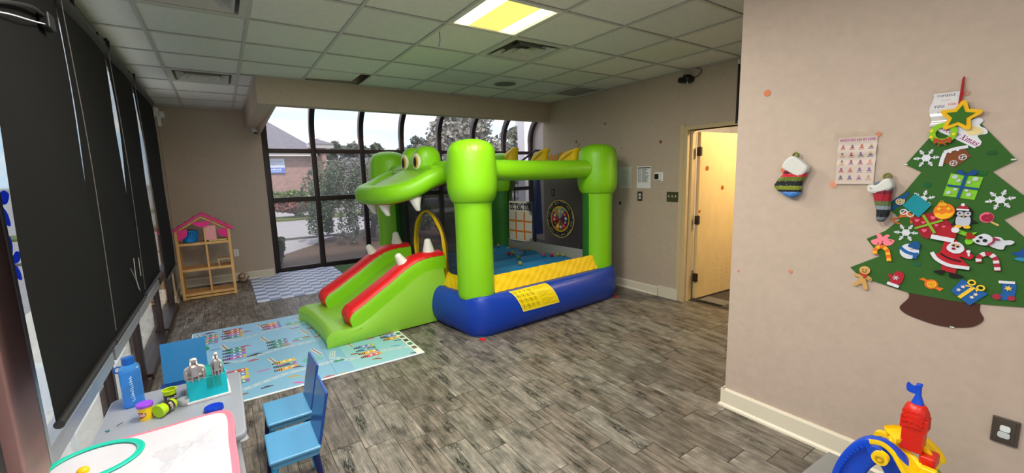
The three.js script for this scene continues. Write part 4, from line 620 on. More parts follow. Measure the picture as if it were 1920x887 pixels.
  mesh('base_plate', rb(0.19, 0.014, 0.2, 0.004, 0, 0.007, 0), mat([206, 204, 206], 0.4), g);
  mesh('block', ext(poly([[-0.09, 0.012], [0.085, 0.012], [0.085, 0.122], [-0.085, 0.122], [-0.085, 0.05]]), 0.004).rotateY(-Math.PI / 2).translate(0.082, 0, 0), tq, g);
  mesh('block', ext(poly([[-0.09, 0.012], [0.085, 0.012], [0.085, 0.122], [-0.085, 0.122], [-0.085, 0.05]]), 0.004).rotateY(-Math.PI / 2).translate(-0.082, 0, 0), tq, g);
  mesh('front_wall', rb(0.168, 0.112, 0.006, 0.002, 0, 0.068, 0.088), tq, g); mesh('rear_wall', rb(0.168, 0.112, 0.006, 0.002, 0, 0.068, -0.088), tq2, g);
  mesh('top_deck', rb(0.166, 0.006, 0.172, 0.002, 0, 0.112, 0), tq2, g); for (const x of [0.01, 0.045]) mesh('recess', rb(0.028, 0.06, 0.004, 0.002, x, 0.09, 0.0905), tq2, g);
  const rampA = (x, z, w, l, turn) => { const r = new THREE.Group(); r.name = 'ramp'; r.position.set(x, 0.126, z); r.rotation.set(0.5, turn, 0); r.scale.set(1.15, 1.3, 1.25); g.add(r); const s = blob([[-w, 0], [-w * 0.95, l * 0.55], [-w * 0.35, l * 0.72], [-w * 0.3, l], [w * 0.3, l], [w * 0.35, l * 0.72], [w * 0.95, l * 0.55], [w, 0], [w * 0.6, -l * 0.16], [-w * 0.6, -l * 0.16]]); const inn = new THREE.Path([[-w * 0.7, -0.0], [-w * 0.55, -l * 0.08], [w * 0.55, -l * 0.08], [w * 0.7, 0], [w * 0.6, l * 0.1], [-w * 0.6, l * 0.1]].map((p) => new THREE.Vector2(...p))); s.holes.push(inn); mesh('tray', ext(s, 0.012, 0.002), gp, r); mesh('rails', merge([bx(0.005, l * 0.9, 0.024, -w * 0.3, l * 0.5, 0.018), bx(0.005, l * 0.9, 0.024, w * 0.3, l * 0.5, 0.018), bx(w * 0.5, l * 0.5, 0.012, 0, l * 0.62, 0.03), bx(0.004, l * 0.5, 0.022, -w * 0.8, l * 0.25, 0.014), bx(0.004, l * 0.5, 0.022, w * 0.8, l * 0.25, 0.014), bx(w * 1.6, 0.004, 0.02, 0, l * 0.3, 0.014), bx(w * 1.6, 0.004, 0.02, 0, l * 0.12, 0.014)]), gp, r); return r; };
  rampA(-0.045, 0.06, 0.037, 0.11, 0); rampA(0.048, 0.055, 0.021, 0.115, -0.1);

  // white easel table with pink edge
  const e = thing('activity_table', 'white tabletop with a pink rim in the lower left corner', 'table'), EH = 0.56;
  const outl = (o) => blob([[-0.098 + o, -2.205 - o], [-0.066 + o, -2.17 - o * 0.5], [-0.052 + o, -1.9], [-0.045 + o, -1.6], [-0.06 + o, -1.38 + o], [-0.3, -1.36 + o], [-0.56, -1.38 + o], [-0.62 - o, -1.44 + o], [-0.632 - o, -1.8], [-0.634 - o * 0.6, -2.08], [-0.59 - o * 0.5, -2.17 - o * 0.5], [-0.5, -2.195 - o], [-0.3, -2.20 - o]]);
  const flat = (s, d, y) => ext(s, d, 0.004, 8).rotateX(Math.PI / 2).translate(0, y, 0);
  mesh('rim', flat(outl(0), 0.034, EH), mat([240, 122, 140], 0.35), e); mesh('board', flat(outl(-0.024), 0.01, EH + 0.004), mat([205, 203, 210], 0.16), e);
  for (const [x, z] of [[-0.12, -2.1], [-0.1, -1.48], [-0.55, -2.1], [-0.56, -1.46]]) mesh('leg', rod([x, EH - 0.03, z], [x * 1.03, 0, z], 0.02, 0.016, 12), mat([230, 230, 232], 0.4), e);
  const ring = thing('teal_ring', 'teal plastic oval ring lying on the white tabletop', 'ring', [-0.487, EH + 0.004, -2.05], 0); mesh('ring', surf(60, 12, (u, v) => { const a = u * 2 * Math.PI, b = v * 2 * Math.PI; return [(0.132 + 0.0125 * Math.cos(b)) * Math.cos(a), 0.005 + 0.005 * Math.sin(b), (0.118 + 0.0125 * Math.cos(b)) * Math.sin(a)]; }), mat([20, 186, 160], 0.35), ring);
  const yb = thing('yellow_knob', 'small yellow knob on the white tabletop inside the ring', 'toy', [-0.505, EH + 0.004, -2.0]); mesh('knob', new THREE.LatheGeometry([[0.0005, 0.018], [0.012, 0.016], [0.017, 0.009], [0.018, 0]].map((p) => new THREE.Vector2(...p)), 28), mat([244, 186, 10], 0.35, { side: THREE.DoubleSide }), yb);
  const bag = thing('plastic_bag', 'crumpled clear plastic bag lying on the white tabletop', 'plastic bag', [-0.2, EH + 0.004, -1.93]);
  const film = new THREE.MeshPhysicalMaterial({ color: C(246, 246, 248), roughness: 0.12, transmission: 0.82, thickness: 0, ior: 1.4, side: THREE.DoubleSide });
  const rr = rng(4), ridge = Array.from({ length: 9 }, () => [rr() * 2 - 1, rr() * 2 - 1, rr() * Math.PI, 6 + rr() * 10]);
  mesh('film', surf(70, 50, (u, v) => { const x = u - 0.5, z = v - 0.5; let h = 0; for (const [a, b, r, f] of ridge) { const d = (x - a * 0.4) * Math.cos(r) + (z - b * 0.4) * Math.sin(r); h += 0.009 * Math.exp(-Math.abs(d) * f * 1.6); } const e2 = Math.min(u, 1 - u, v, 1 - v) * 8; const w = 1 + 0.12 * Math.sin(v * 7 + 1) + 0.06 * Math.sin(v * 19); return [x * 0.17 * w + z * 0.03, 0.001 + h * Math.min(1, 0.25 + e2) * (0.5 + 0.7 * vnoise(u * 9, v * 8, 3)), z * 0.15 * (1 + 0.15 * Math.sin(u * 8)) - x * 0.07]; }), film, bag);
}
// ---------- black roller blinds ----------
{
  const bt = dataTex(128, 128, (x, y) => { const v = 15 * hash(x, y, 7) + 236; return [v, v, v]; }), bm = new THREE.MeshPhysicalMaterial({ map: bt, color: C(23, 23, 23), roughness: 0.85, specularIntensity: 0.15 }), tubeM = mat([26, 25, 25], 0.5), X = -0.5;
  const blind = (label, z0, z1, yb, top, fz = () => 0, nz = () => 0) => {
    const t = thing('roller_blind', label, 'blind', [X, 0, 0], 0, 'black roller blinds'), yt = top;
    // cloth hangs a little out of true, bellied by the air
    const cloth = surf(14, 40, (u, v) => { const y = lerp(yt, yb, v), z = lerp(z0 + fz(v), z1 + nz(v), u); return [0.006 * Math.sin(v * 3 + u * 2) + 0.004 * Math.sin(v * 9 + u * 5), y, z]; }, false);
    mesh('cloth', cloth, (() => { const m = bm.clone(); m.side = THREE.DoubleSide; return m; })(), t); mesh('hem_bar', rod([0.004, yb, z0 + fz(1)], [0.004, yb, z1 + nz(1)], 0.014, 0.014, 10), tubeM, t);
    mesh('roller', rod([-0.02, yt + 0.03, z0 + 0.01], [-0.02, yt + 0.03, z1 - 0.01], 0.042, 0.042, 18), tubeM, t); for (const z of [z0, z1]) mesh('bracket', merge([bx(0.12, 0.03, 0.006, -0.06, yt + 0.03, z), bx(0.02, ROOM.h - yt, 0.006, -0.11, (ROOM.h + yt) / 2 + 0.01, z)]), M.black, t); mesh('bead_chain', tube([[0.02, yt + 0.02, z0 - 0.012], [0.03, 1.7, z0 - 0.016], [0.02, yb + 0.06, z0 - 0.012]], 0.0018, 30, 5), mat([92, 84, 78], 0.6), t); return t; };
  blind('black roller blind nearest the camera, at the photo left edge', -2.66, -1.835, 0.825, 2.36);
  blind('black roller blind second from the camera, with pale scuffs low down', -3.615, -2.685, 0.82, 2.36, (v) => 0.06 * Math.exp(-(((v - 0.25) / 0.14) ** 2)) - 0.06 * smooth(0.4, 0.9, v));
  blind('black roller blind third from the camera, between the two light slits', -4.575, -3.645, 0.83, 2.365, (v) => 0.03 * Math.sin(v * Math.PI) - 0.03 * v, (v) => -0.05 * Math.exp(-(((v - 0.25) / 0.2) ** 2)) - 0.055 * v);
  blind('black roller blind farthest from the camera, hanging lowest', -5.86, -4.64, 0.69, 2.37, (v) => -0.05 * v, (v) => -0.42 * smooth(0, 0.75, v) + 0.1 * smooth(0.8, 1, v));
  const s = thing('blind_scuff', 'pale scratches on the lower part of the second blind', 'scratches', [X + 0.012, 0, 0]);
  const sm = mat([150, 150, 148], 0.7); for (const p of [[[0, 1.12, -3.45], [0, 1.0, -3.43], [0, 0.9, -3.5]], [[0, 1.08, -3.3], [0, 0.98, -3.42], [0, 0.92, -3.46]], [[0, 1.1, -3.62], [0, 0.98, -3.6]]]) mesh('scratch', tube(p, 0.0022, 14, 5), sm, s);
  const c = thing('hanging_cord', 'black strap and pale cord hanging across the nearest blind at top left', 'cord', [-0.475, 0, 0]);  // hanging black cable with its connector, beside a pale cord
  mesh('cord', tube([[0, 2.045, -1.80], [0, 2.09, -1.98], [0.005, 2.13, -2.18], [0, 2.17, -2.36]], 0.0025, 30, 6), mat([200, 200, 206], 0.5), c); mesh('strap', tube([[0, 2.07, -1.8], [0, 2.13, -2.0], [0.004, 2.18, -2.2], [0, 2.2, -2.36]], 0.007, 30, 6), M.black, c); mesh('connector', rb(0.03, 0.06, 0.08, 0.006, 0, 2.185, -2.38), M.black, c);
}

// ---------- on the walls ----------
const ON = (wall, s, y, off = 0) => wall === 'near' ? [[ROOM.xn - off, y, s], -Math.PI / 2] : wall === 'right' ? [[ROOM.x1 - off, y, s], -Math.PI / 2] : wall === 'back' ? [[s, y, ROOM.zb + off], 0] : [[ROOM.x0 + off, y, s], Math.PI / 2];
function onWall(wall, name, label, cat, s, y, off = 0.0012, group) { const [p, r] = ON(wall, s, y, off); return thing(name, label, cat, p, r, group); }
const felts = {}; const felt = (hex) => felts[hex] ??= new THREE.MeshPhysicalMaterial({ color: new THREE.Color(hex), roughness: 0.92, sheen: 0.25, sheenRoughness: 0.8, bumpMap: paintBump, bumpScale: 0.0008, side: THREE.DoubleSide });
{
  const paper = mat([226, 228, 224], 0.55), sheet = (t, w, h, tex, m) => { const g = surf(6, 8, (u, v) => [(u - 0.5) * w, (v - 0.5) * h, 0.003 + 0.002 * Math.sin(u * 4) * v], false); mesh('sheet', g, new THREE.MeshPhysicalMaterial({ map: tex, roughness: 0.5, side: THREE.DoubleSide, ...m }), t); };
  const lines = (bg, ink, head) => canvasTex(256, 332, (g, W, H) => { const r = rng(head ? 3 : 9); g.fillStyle = bg; g.fillRect(0, 0, W, H); g.fillStyle = ink; if (head) { g.fillStyle = '#33363a'; g.fillRect(14, 18, 228, 14); g.fillStyle = ink; } for (let k = 0; k < (head ? 17 : 22); k++) { const y = 42 + k * 12; if (head) { g.fillRect(18, y, 20 + r() * 10, 6); g.fillRect(52, y, 18 + r() * 20, 6); g.fillRect(96, y, 60 + r() * 70, 6); } else { g.globalAlpha = 0.45; g.fillRect(24, y, 60 + r() * 150, 4); g.globalAlpha = 1; } } });
  sheet(onWall('right', 'wall_paper', 'plastic-covered page taped on the wall next to the bouncy castle post', 'paper', -3.835, 1.495), 0.216, 0.279, lines('#c9ccc2', '#6c7064', false), { roughness: 0.25 });
  sheet(onWall('right', 'wall_paper', 'white page with a dark heading and table, left of the thermostat', 'paper', -3.533, 1.495), 0.216, 0.279, lines('#e6e6e4', '#5c6066', true));
  const th = onWall('right', 'thermostat', 'white square wall thermostat with a black display', 'thermostat', -3.306, 1.5); mesh('back_plate', rb(0.12, 0.112, 0.008, 0.004, 0.004, 0, 0.004), M.white, th); mesh('housing', rb(0.09, 0.09, 0.026, 0.008, -0.01, 0, 0.018), M.white, th); mesh('display', rb(0.06, 0.066, 0.004, 0.003, -0.014, 0.002, 0.031), M.black, th);
  const plateOutlet = (t, w, h, dark, n = 2) => { const p = ext(rrect(w, h, 0.006), 0.007, 0.003); mesh('cover_plate', p, dark, t); for (let k = 0; k < n; k++) { const y = (k - (n - 1) / 2) * -0.039; mesh('socket', ext(rrect(0.034, 0.029, 0.011, 0, y), 0.005, 0.001).translate(0, 0, 0.005), M.white, t); mesh('slots', merge([bx(0.003, 0.009, 0.002, -0.006, y + 0.002, 0.0103), bx(0.003, 0.008, 0.002, 0.006, y + 0.002, 0.0103), cyl(0.0025, 0.0025, 0.002, 0, 0, 0, 10).rotateX(Math.PI / 2).translate(0, y - 0.007, 0.0103)]), M.black, t); } mesh('screw', cyl(0.003, 0.003, 0.002, 0, 0, 0, 10).rotateX(Math.PI / 2).translate(0, n > 1 ? 0 : 0.03, 0.0075), M.chrome, t); };
  plateOutlet(onWall('right', 'wall_outlet', 'dark metal outlet with white sockets below the white page', 'outlet', -3.587, 1.253), 0.076, 0.122, M.plate);
  plateOutlet(onWall('right', 'wall_outlet', 'upper outlet seen through the net left above the wheel poster', 'outlet', -5.33, 1.27), 0.072, 0.116, mat([40, 38, 36], 0.4)); plateOutlet(onWall('right', 'wall_outlet', 'lower outlet seen through the net, right of the wheel poster', 'outlet', -4.64, 0.42), 0.072, 0.116, mat([40, 38, 36], 0.4));
  plateOutlet(onWall('back', 'wall_outlet', 'small white outlet on the back wall beside the dollhouse', 'outlet', 0.1, 0.455), 0.07, 0.115, M.white);
  const sw = onWall('right', 'light_switch', 'bronze plate with three white toggle switches beside the door', 'light switch', -3.105, 1.257); mesh('cover_plate', ext(rrect(0.163, 0.118, 0.006), 0.007, 0.003), mat([86, 84, 58], 0.35, { metalness: 0.4 }), sw); for (const x of [-0.046, 0, 0.046]) mesh('toggle', rb(0.009, 0.022, 0.016, 0.002, 0, 0, 0.012).rotateX(-0.4).translate(x, 0.002, 0), M.white, sw);
  const sq = onWall('right', 'wall_jack', 'tiny brown square jack low beside the bouncy castle post', 'wall jack', -3.915, 1.152); mesh('plate', rb(0.032, 0.045, 0.01, 0.003, 0, 0, 0.005), mat([62, 54, 38], 0.5), sq);
  const po = onWall('right', 'cable_cover', 'black vertical cable cover above the door, beside the near wall edge', 'cable cover', -2.375, 2.34); mesh('cover', rb(0.018, 0.62, 0.02, 0.005, 0, 0, 0.01), M.black, po); mesh('white_cap', rb(0.022, 0.05, 0.024, 0.005, 0, 0.30, 0.012), M.white, po);
  // security cameras
  const sc = onWall('right', 'security_camera', 'black security camera with a thin cable under the ceiling above the door', 'camera', -2.93, 2.575), bk = mat([10, 10, 12], 0.4);
  mesh('mount', cyl(0.035, 0.04, 0.04, 0, 0, 0, 20).rotateX(Math.PI / 2).translate(0.02, -0.005, 0.02), bk, sc); mesh('body', merge([sph(0.048, 0.02, -0.005, 0.06, 20), cyl(0.03, 0.036, 0.09, 0, 0, 0, 20).rotateX(Math.PI / 2).rotateY(-0.7).translate(-0.03, -0.01, 0.08), rb(0.05, 0.03, 0.05, 0.01, -0.01, 0.03, 0.06)]), bk, sc); mesh('lens', cyl(0.022, 0.022, 0.006, 0, 0, 0, 20).rotateX(Math.PI / 2).rotateY(-0.7).translate(-0.062, -0.012, 0.12), mat([30, 30, 40], 0.05), sc); mesh('tag', rb(0.014, 0.04, 0.004, 0.002, 0.03, -0.05, 0.09), mat([170, 172, 165], 0.5), sc);
  mesh('cable', tube([[0.05, 0.0, 0.03], [0.12, 0.02, 0.02], [0.15, 0.06, 0.012], [0.10, 0.1, 0.008], [0.03, 0.112, 0.006]], 0.0035, 30, 6), mat([30, 24, 20], 0.5), sc);
  const dc = onWall('back', 'security_camera', 'small white dome camera beside the sunroom window top', 'camera', 0.545, 2.37); mesh('mount', rb(0.12, 0.02, 0.07, 0.006, 0, 0.03, 0.04), M.white, dc); mesh('housing', cyl(0.036, 0.04, 0.05, 0, -0.0, 0.05, 24), M.white, dc); mesh('lens_dome', sph(0.03, 0, -0.022, 0.06, 20), bk, dc);
  const em = onWall('left', 'emergency_light', 'white emergency light unit high in the left back corner', 'emergency light', -7.55, 2.5); mesh('housing', rb(0.14, 0.13, 0.06, 0.02, 0, 0.03, 0.03), M.white, em); mesh('lamp_head', cyl(0.045, 0.038, 0.05, 0, 0, 0, 22).rotateX(Math.PI / 2).translate(-0.05, 0.0, 0.085), M.white, em); mesh('lamp_head', cyl(0.045, 0.038, 0.05, 0, 0, 0, 22).rotateX(Math.PI / 2).translate(0.06, 0.01, 0.085), M.white, em); mesh('bracket', rb(0.04, 0.13, 0.04, 0.008, -0.05, -0.09, 0.05), M.white, em);
  const cd = thing('corner_conduit', 'thin beige conduit running down the left wall beside the blinds', 'conduit', [ROOM.x0 + 0.008, 0, -6.98]); mesh('pipe', rb(0.016, 2.45, 0.016, 0.004, 0, 1.36, 0), mat([196, 184, 150], 0.5), cd);
  // round orange stickers
  const dot = (wall, label, s, y, r, col = 0xd8805c) => { const t = onWall(wall, 'wall_dot', label, 'sticker', s, y, 0.0012, 'round stickers on the walls'); mesh('dot', cyl(r, r, 0.0016, 0, 0, 0, 28).rotateX(Math.PI / 2).translate(0, 0, 0.0009), felt(col), t); };
  dot('near', 'largest orange dot, high on the near wall left of the stocking', -1.24, 1.992, 0.018); dot('near', 'small salmon dot low on the near wall below the stockings', -1.057, 0.979, 0.011, 0xd98d74); dot('near', 'tiny salmon dot at the near wall edge beside the door', -1.352, 0.933, 0.007, 0xd98d74);
  dot('near', 'orange dot at the left edge of the patterned stocking', -1.128, 1.552, 0.014); dot('near', 'salmon dot at the lower left corner of the taped sheet', -0.884, 1.474, 0.018, 0xe09a80); dot('near', 'salmon dot under tape at the sheet upper right corner', -0.718, 1.714, 0.012, 0xd98d74); dot('near', 'faint salmon dot under tape beside the red ribbon', -0.438, 1.858, 0.011, 0xc98d78);
  dot('right', 'brown dot on the far wall above the bouncy castle corner post', -4.2, 2.234, 0.018, 0x9a6448); dot('right', 'brown dot on the far wall just over a yellow fin', -4.772, 2.034, 0.022, 0x8a6a4a); dot('right', 'dark brown dot on the wall above the thermostat', -3.293, 1.918, 0.02, 0x8a4a22); dot('right', 'tiny dark dot on the wall above the pages', -3.9, 1.882, 0.008, 0x6a5a44);
  const od = (label, x, y, r) => { const t = thing('door_dot', label, 'sticker', [4.625 + x * 0.9988, y, -2.905 + 0.0225 + x * 0.05], -0.05); mesh('dot', cyl(r, r, 0.002, 0, 0, 0, 26).rotateX(Math.PI / 2).translate(0, 0, 0.001), felt(0xc4641c), t); mesh('ring', new THREE.TorusGeometry(r * 0.55, r * 0.12, 6, 24).translate(0, 0, 0.0022), felt(0x8a3a10), t); };
  od('largest orange dot on the open door, upper left', 0.155, 1.585, 0.03); od('orange dot on the open door, right of the largest', 0.475, 1.345, 0.028); od('small orange dot at the hinge side of the open door', 0.04, 1.08, 0.018);
  // paper carrots on the far wall, half hidden by the beam
  [[-5.37, 1.80, 'leftmost'], [-5.25, 1.80, 'middle'], [-5.14, 1.83, 'rightmost']].forEach(([s, y, w]) => { const t = onWall('right', 'paper_carrot', 'small orange paper carrot on the far wall between fins, ' + w + ' of three', 'decoration', s, y, 0.0012, 'paper carrots on the far wall'); mesh('carrot', ext(blob([[0, -0.07], [-0.035, 0.0], [-0.02, 0.06], [0.0, 0.085], [0.03, 0.05], [0.035, -0.01]]), 0.003), felt(0xe8921c), t); mesh('leaf', ext(blob([[-0.035, -0.06], [-0.05, 0.02], [-0.03, 0.06], [-0.025, 0.0]]), 0.002), felt(0x6a8c3a), t); });
  const st = onWall('right', 'paper_stem', 'thin green paper stem on the far wall beside the corner post', 'decoration', -4.74, 1.94); mesh('stalk', ext(poly([[-0.04, -0.09], [-0.02, -0.09], [0.03, 0.07], [0.022, 0.075]]), 0.002), felt(0x5a7a34), st);  // green stem of the paper decoration

  // near wall: taped sheets
  const tape = new THREE.MeshPhysicalMaterial({ color: C(253, 253, 250), roughness: 0.06, transmission: 1, thickness: 0, ior: 1.45, side: THREE.DoubleSide });
  const p1 = onWall('near', 'laminated_sheet', 'laminated sheet of small pink pictures taped beside the felt tree', 'poster', -0.797, 1.592);
  const pt = canvasTex(512, 768, (g, W, H) => { const r = rng(12); g.fillStyle = '#cfc0b4'; g.fillRect(0, 0, W, H); g.fillStyle = '#a02c8c'; g.font = 'bold 54px sans-serif'; g.textAlign = 'center'; g.fillText('WHICH ONE ARE MY ZONE', W / 2, 66, 470); const cs = ['#b8605a', '#8a6a9c', '#c98a80', '#6d6f86', '#c9a070', '#9a4a5a']; for (let j = 0; j < 5; j++) for (let i = 0; i < 4; i++) { const x = 70 + i * 124, y = 160 + j * 124; g.fillStyle = cs[Math.floor(r() * 6)]; g.beginPath(); g.ellipse(x, y - 18, 17, 19, 0, 0, 7); g.fill(); g.fillStyle = cs[Math.floor(r() * 6)]; g.beginPath(); g.moveTo(x - 34, y + 26); g.lineTo(x - 10, y - 6); g.lineTo(x + 22, y + 2); g.lineTo(x + 34, y + 26); g.fill(); g.fillStyle = '#7d4460'; g.fillRect(x - 40, y + 36, 80, 7); } });
  const lam = surf(10, 60, (u, v) => { const w = 0.157; return [(u - 0.5) * w, (v - 0.5) * 0.235, 0.006 + 0.0035 * Math.sin(v * 20 + 0.6 * Math.sin(u * 3)) * smooth(0.28, 0.5, v)]; }, false);
  mesh('sheet', lam, new THREE.MeshPhysicalMaterial({ map: pt, roughness: 0.12, clearcoat: 1, clearcoatRoughness: 0.08, side: THREE.DoubleSide }), p1);
  const strip = (w, h, x, y, z, p) => mesh('tape', surf(24, 4, (u, v) => [x + (u - 0.5) * w, y + (v - 0.5) * h, z + 0.0008 * Math.sin(u * 19) * Math.cos(v * 3)], false), tape, p); strip(0.2, 0.034, 0.0, 0.126, 0.0105, p1); strip(0.165, 0.03, -0.012, -0.125, 0.0105, p1);
  const p2 = onWall('near', 'paper_note', 'crinkled white note with blue letters taped behind the felt star', 'poster', -0.498, 1.80);
  const nt = canvasTex(320, 512, (g, W, H) => { g.fillStyle = '#d6d2d4'; g.fillRect(0, 0, W, H); g.textAlign = 'center'; g.fillStyle = '#2c4272'; g.font = 'bold 48px sans-serif'; g.fillText('POPSICLE', W / 2, 62, 260); g.fillStyle = '#b9a08c'; g.font = 'italic 40px serif'; g.fillText('thank', W / 2, 126); g.fillStyle = '#27365f'; g.font = 'bold 56px sans-serif'; g.fillText('YOU', 100, 226); g.fillStyle = '#b8493c'; g.font = 'bold 46px sans-serif'; g.fillText('FOR', 236, 206); g.fillStyle = '#4a6aa8'; g.font = 'bold 44px sans-serif'; g.fillText('1 $ 1', 130, 316); });
  mesh('sheet', surf(10, 24, (u, v) => [(u - 0.5) * 0.088 * (1 - 0.12 * Math.sin(v * 9) * (1 - u)), (v - 0.5) * 0.14, 0.004 + 0.0022 * Math.sin(v * 26) * smooth(0.6, 0.2, v)], false), new THREE.MeshPhysicalMaterial({ map: nt, roughness: 0.2, clearcoat: 0.7, side: THREE.DoubleSide }), p2);
  strip(0.135, 0.036, 0.0, 0.068, 0.0075, p2); strip(0.09, 0.024, -0.008, -0.045, 0.0075, p2);
  // stockings: bowed cloth
  const knit = (draw) => canvasTex(256, 512, draw);
  const stocking = (label, s, y, outline, tex, turn, cuff, bbox) => {
    const t = onWall('near', 'hanging_stocking', label, 'stocking', s, y, s > -0.8 ? 0.0095 : 0.0012); const g = ext(blob(outline), 0.05, 0.02, 10); const p = g.attributes.position, uv = g.attributes.uv; const [a, b, c, d] = bbox; for (let i = 0; i < p.count; i++) uv.setXY(i, (p.getX(i) - a) / (b - a), (p.getY(i) - c) / (d - c));
    mesh('sock', g, new THREE.MeshPhysicalMaterial({ map: tex, roughness: 0.85 }), t, [0, 0, 0.0], [0, 0, turn]); mesh('cuff', ext(blob(cuff), 0.052, 0.012, 10), mat([206, 206, 202], 0.9), t, [0, 0, 0.0], [0, 0, turn]); return t; };
  const t1 = knit((g, W, H) => { g.fillStyle = '#14161c'; g.fillRect(0, 0, W, H); const rows = [['#2f7cc4', 0, 90], ['#8d1430', 90, 130], ['#5d6a1c', 200, 260], ['#c21d34', 150, 200], ['#75801f', 330, 390], ['#3c7cc8', 420, 512]]; for (const [c, a, b] of rows) { g.fillStyle = c; g.fillRect(0, a, W, b - a); } const r = rng(6); g.fillStyle = '#0f1116'; for (let k = 0; k < 26; k++) g.fillRect(k * 10, 72 + 12 * Math.sin(k * 1.9), 6, 20); g.fillStyle = '#b9c8d8'; for (let k = 0; k < 26; k++) g.fillRect(k * 10, 434 + 14 * Math.sin(k), 6, 6); g.fillStyle = '#d7dde2'; for (let k = 0; k < 30; k++) g.fillRect(r() * W, 150 + r() * 200, 5, 5); });
  stocking('patterned stocking with white cuff and blue toe on the near wall, left of the sheet', -1.07, 1.5, [[-0.028, 0.075], [0.068, 0.045], [0.05, -0.02], [0.045, -0.075], [0.005, -0.098], [-0.055, -0.07], [-0.088, -0.035], [-0.07, 0.0], [-0.048, 0.03]], t1, 0, [[-0.035, 0.105], [0.0, 0.128], [0.05, 0.098], [0.08, 0.064], [0.06, 0.028], [0.035, 0.016], [-0.035, 0.054], [-0.048, 0.07]], [-0.09, 0.07, -0.1, 0.09]);
  const t2 = knit((g, W, H) => { const rows = [['#5d6b80', 0, 110], ['#7c1626', 110, 150], ['#a2182c', 150, 230], ['#5a6a3a', 240, 290], ['#7d8a90', 290, 340], ['#161a1e', 340, 430], ['#6a7078', 430, 470], ['#4d5660', 470, 512]]; g.fillStyle = '#8a3040'; g.fillRect(0, 0, W, H); for (const [c, a, b] of rows) { g.fillStyle = c; g.fillRect(0, a, W, b - a); } g.fillStyle = '#20242c'; for (let k = 0; k < 26; k++) { g.fillRect(k * 10, 140 + 10 * Math.sin(k * 2.1), 5, 8); g.fillRect(k * 10, 286, 5, 6); } });
  stocking('striped knitted stocking with white cuff hanging at the left side of the felt tree', -0.675, 1.42, [[-0.032, 0.06], [0.034, 0.07], [0.036, 0.0], [0.034, -0.09], [0.014, -0.122], [-0.008, -0.118], [-0.014, -0.07], [-0.026, -0.02]], t2, 0, [[-0.05, 0.052], [-0.05, 0.024], [-0.03, 0.012], [0.03, 0.03], [0.042, 0.05], [0.028, 0.082], [0.01, 0.082], [-0.02, 0.056]], [-0.04, 0.04, -0.13, 0.07]);
  [['olive loop of ribbon above the patterned stocking, left', -1.062, 1.628], ['olive loop of ribbon above the striped stocking beside the tree', -0.664, 1.508]].forEach(([l, s, y]) => { const t = onWall('near', 'ribbon_loop', l, 'ribbon', s, y); mesh('loop', new THREE.TorusGeometry(0.013, 0.005, 8, 24).scale(1, 1.0, 1.6).translate(0, 0.004, 0.02), mat([112, 118, 26], 0.6), t); });
  const ow = onWall('near', 'wall_outlet', 'bronze outlet plate with one white socket at the lower right', 'outlet', -0.198, 0.437); mesh('cover_plate', ext(rrect(0.078, 0.115, 0.004), 0.009, 0.004), M.plate, ow); mesh('inner_plate', ext(rrect(0.056, 0.092, 0.003), 0.003, 0.001).translate(0, 0, 0.008), M.plate, ow); mesh('socket', ext(rrect(0.03, 0.026, 0.009, 0, 0.013), 0.007, 0.001).translate(0, 0, 0.009), mat([222, 226, 226], 0.4), ow); mesh('plug_cover', ext(rrect(0.035, 0.026, 0.010, -0.002, -0.016), 0.007, 0.001).translate(0, 0, 0.009), mat([196, 200, 200], 0.45), ow);
}
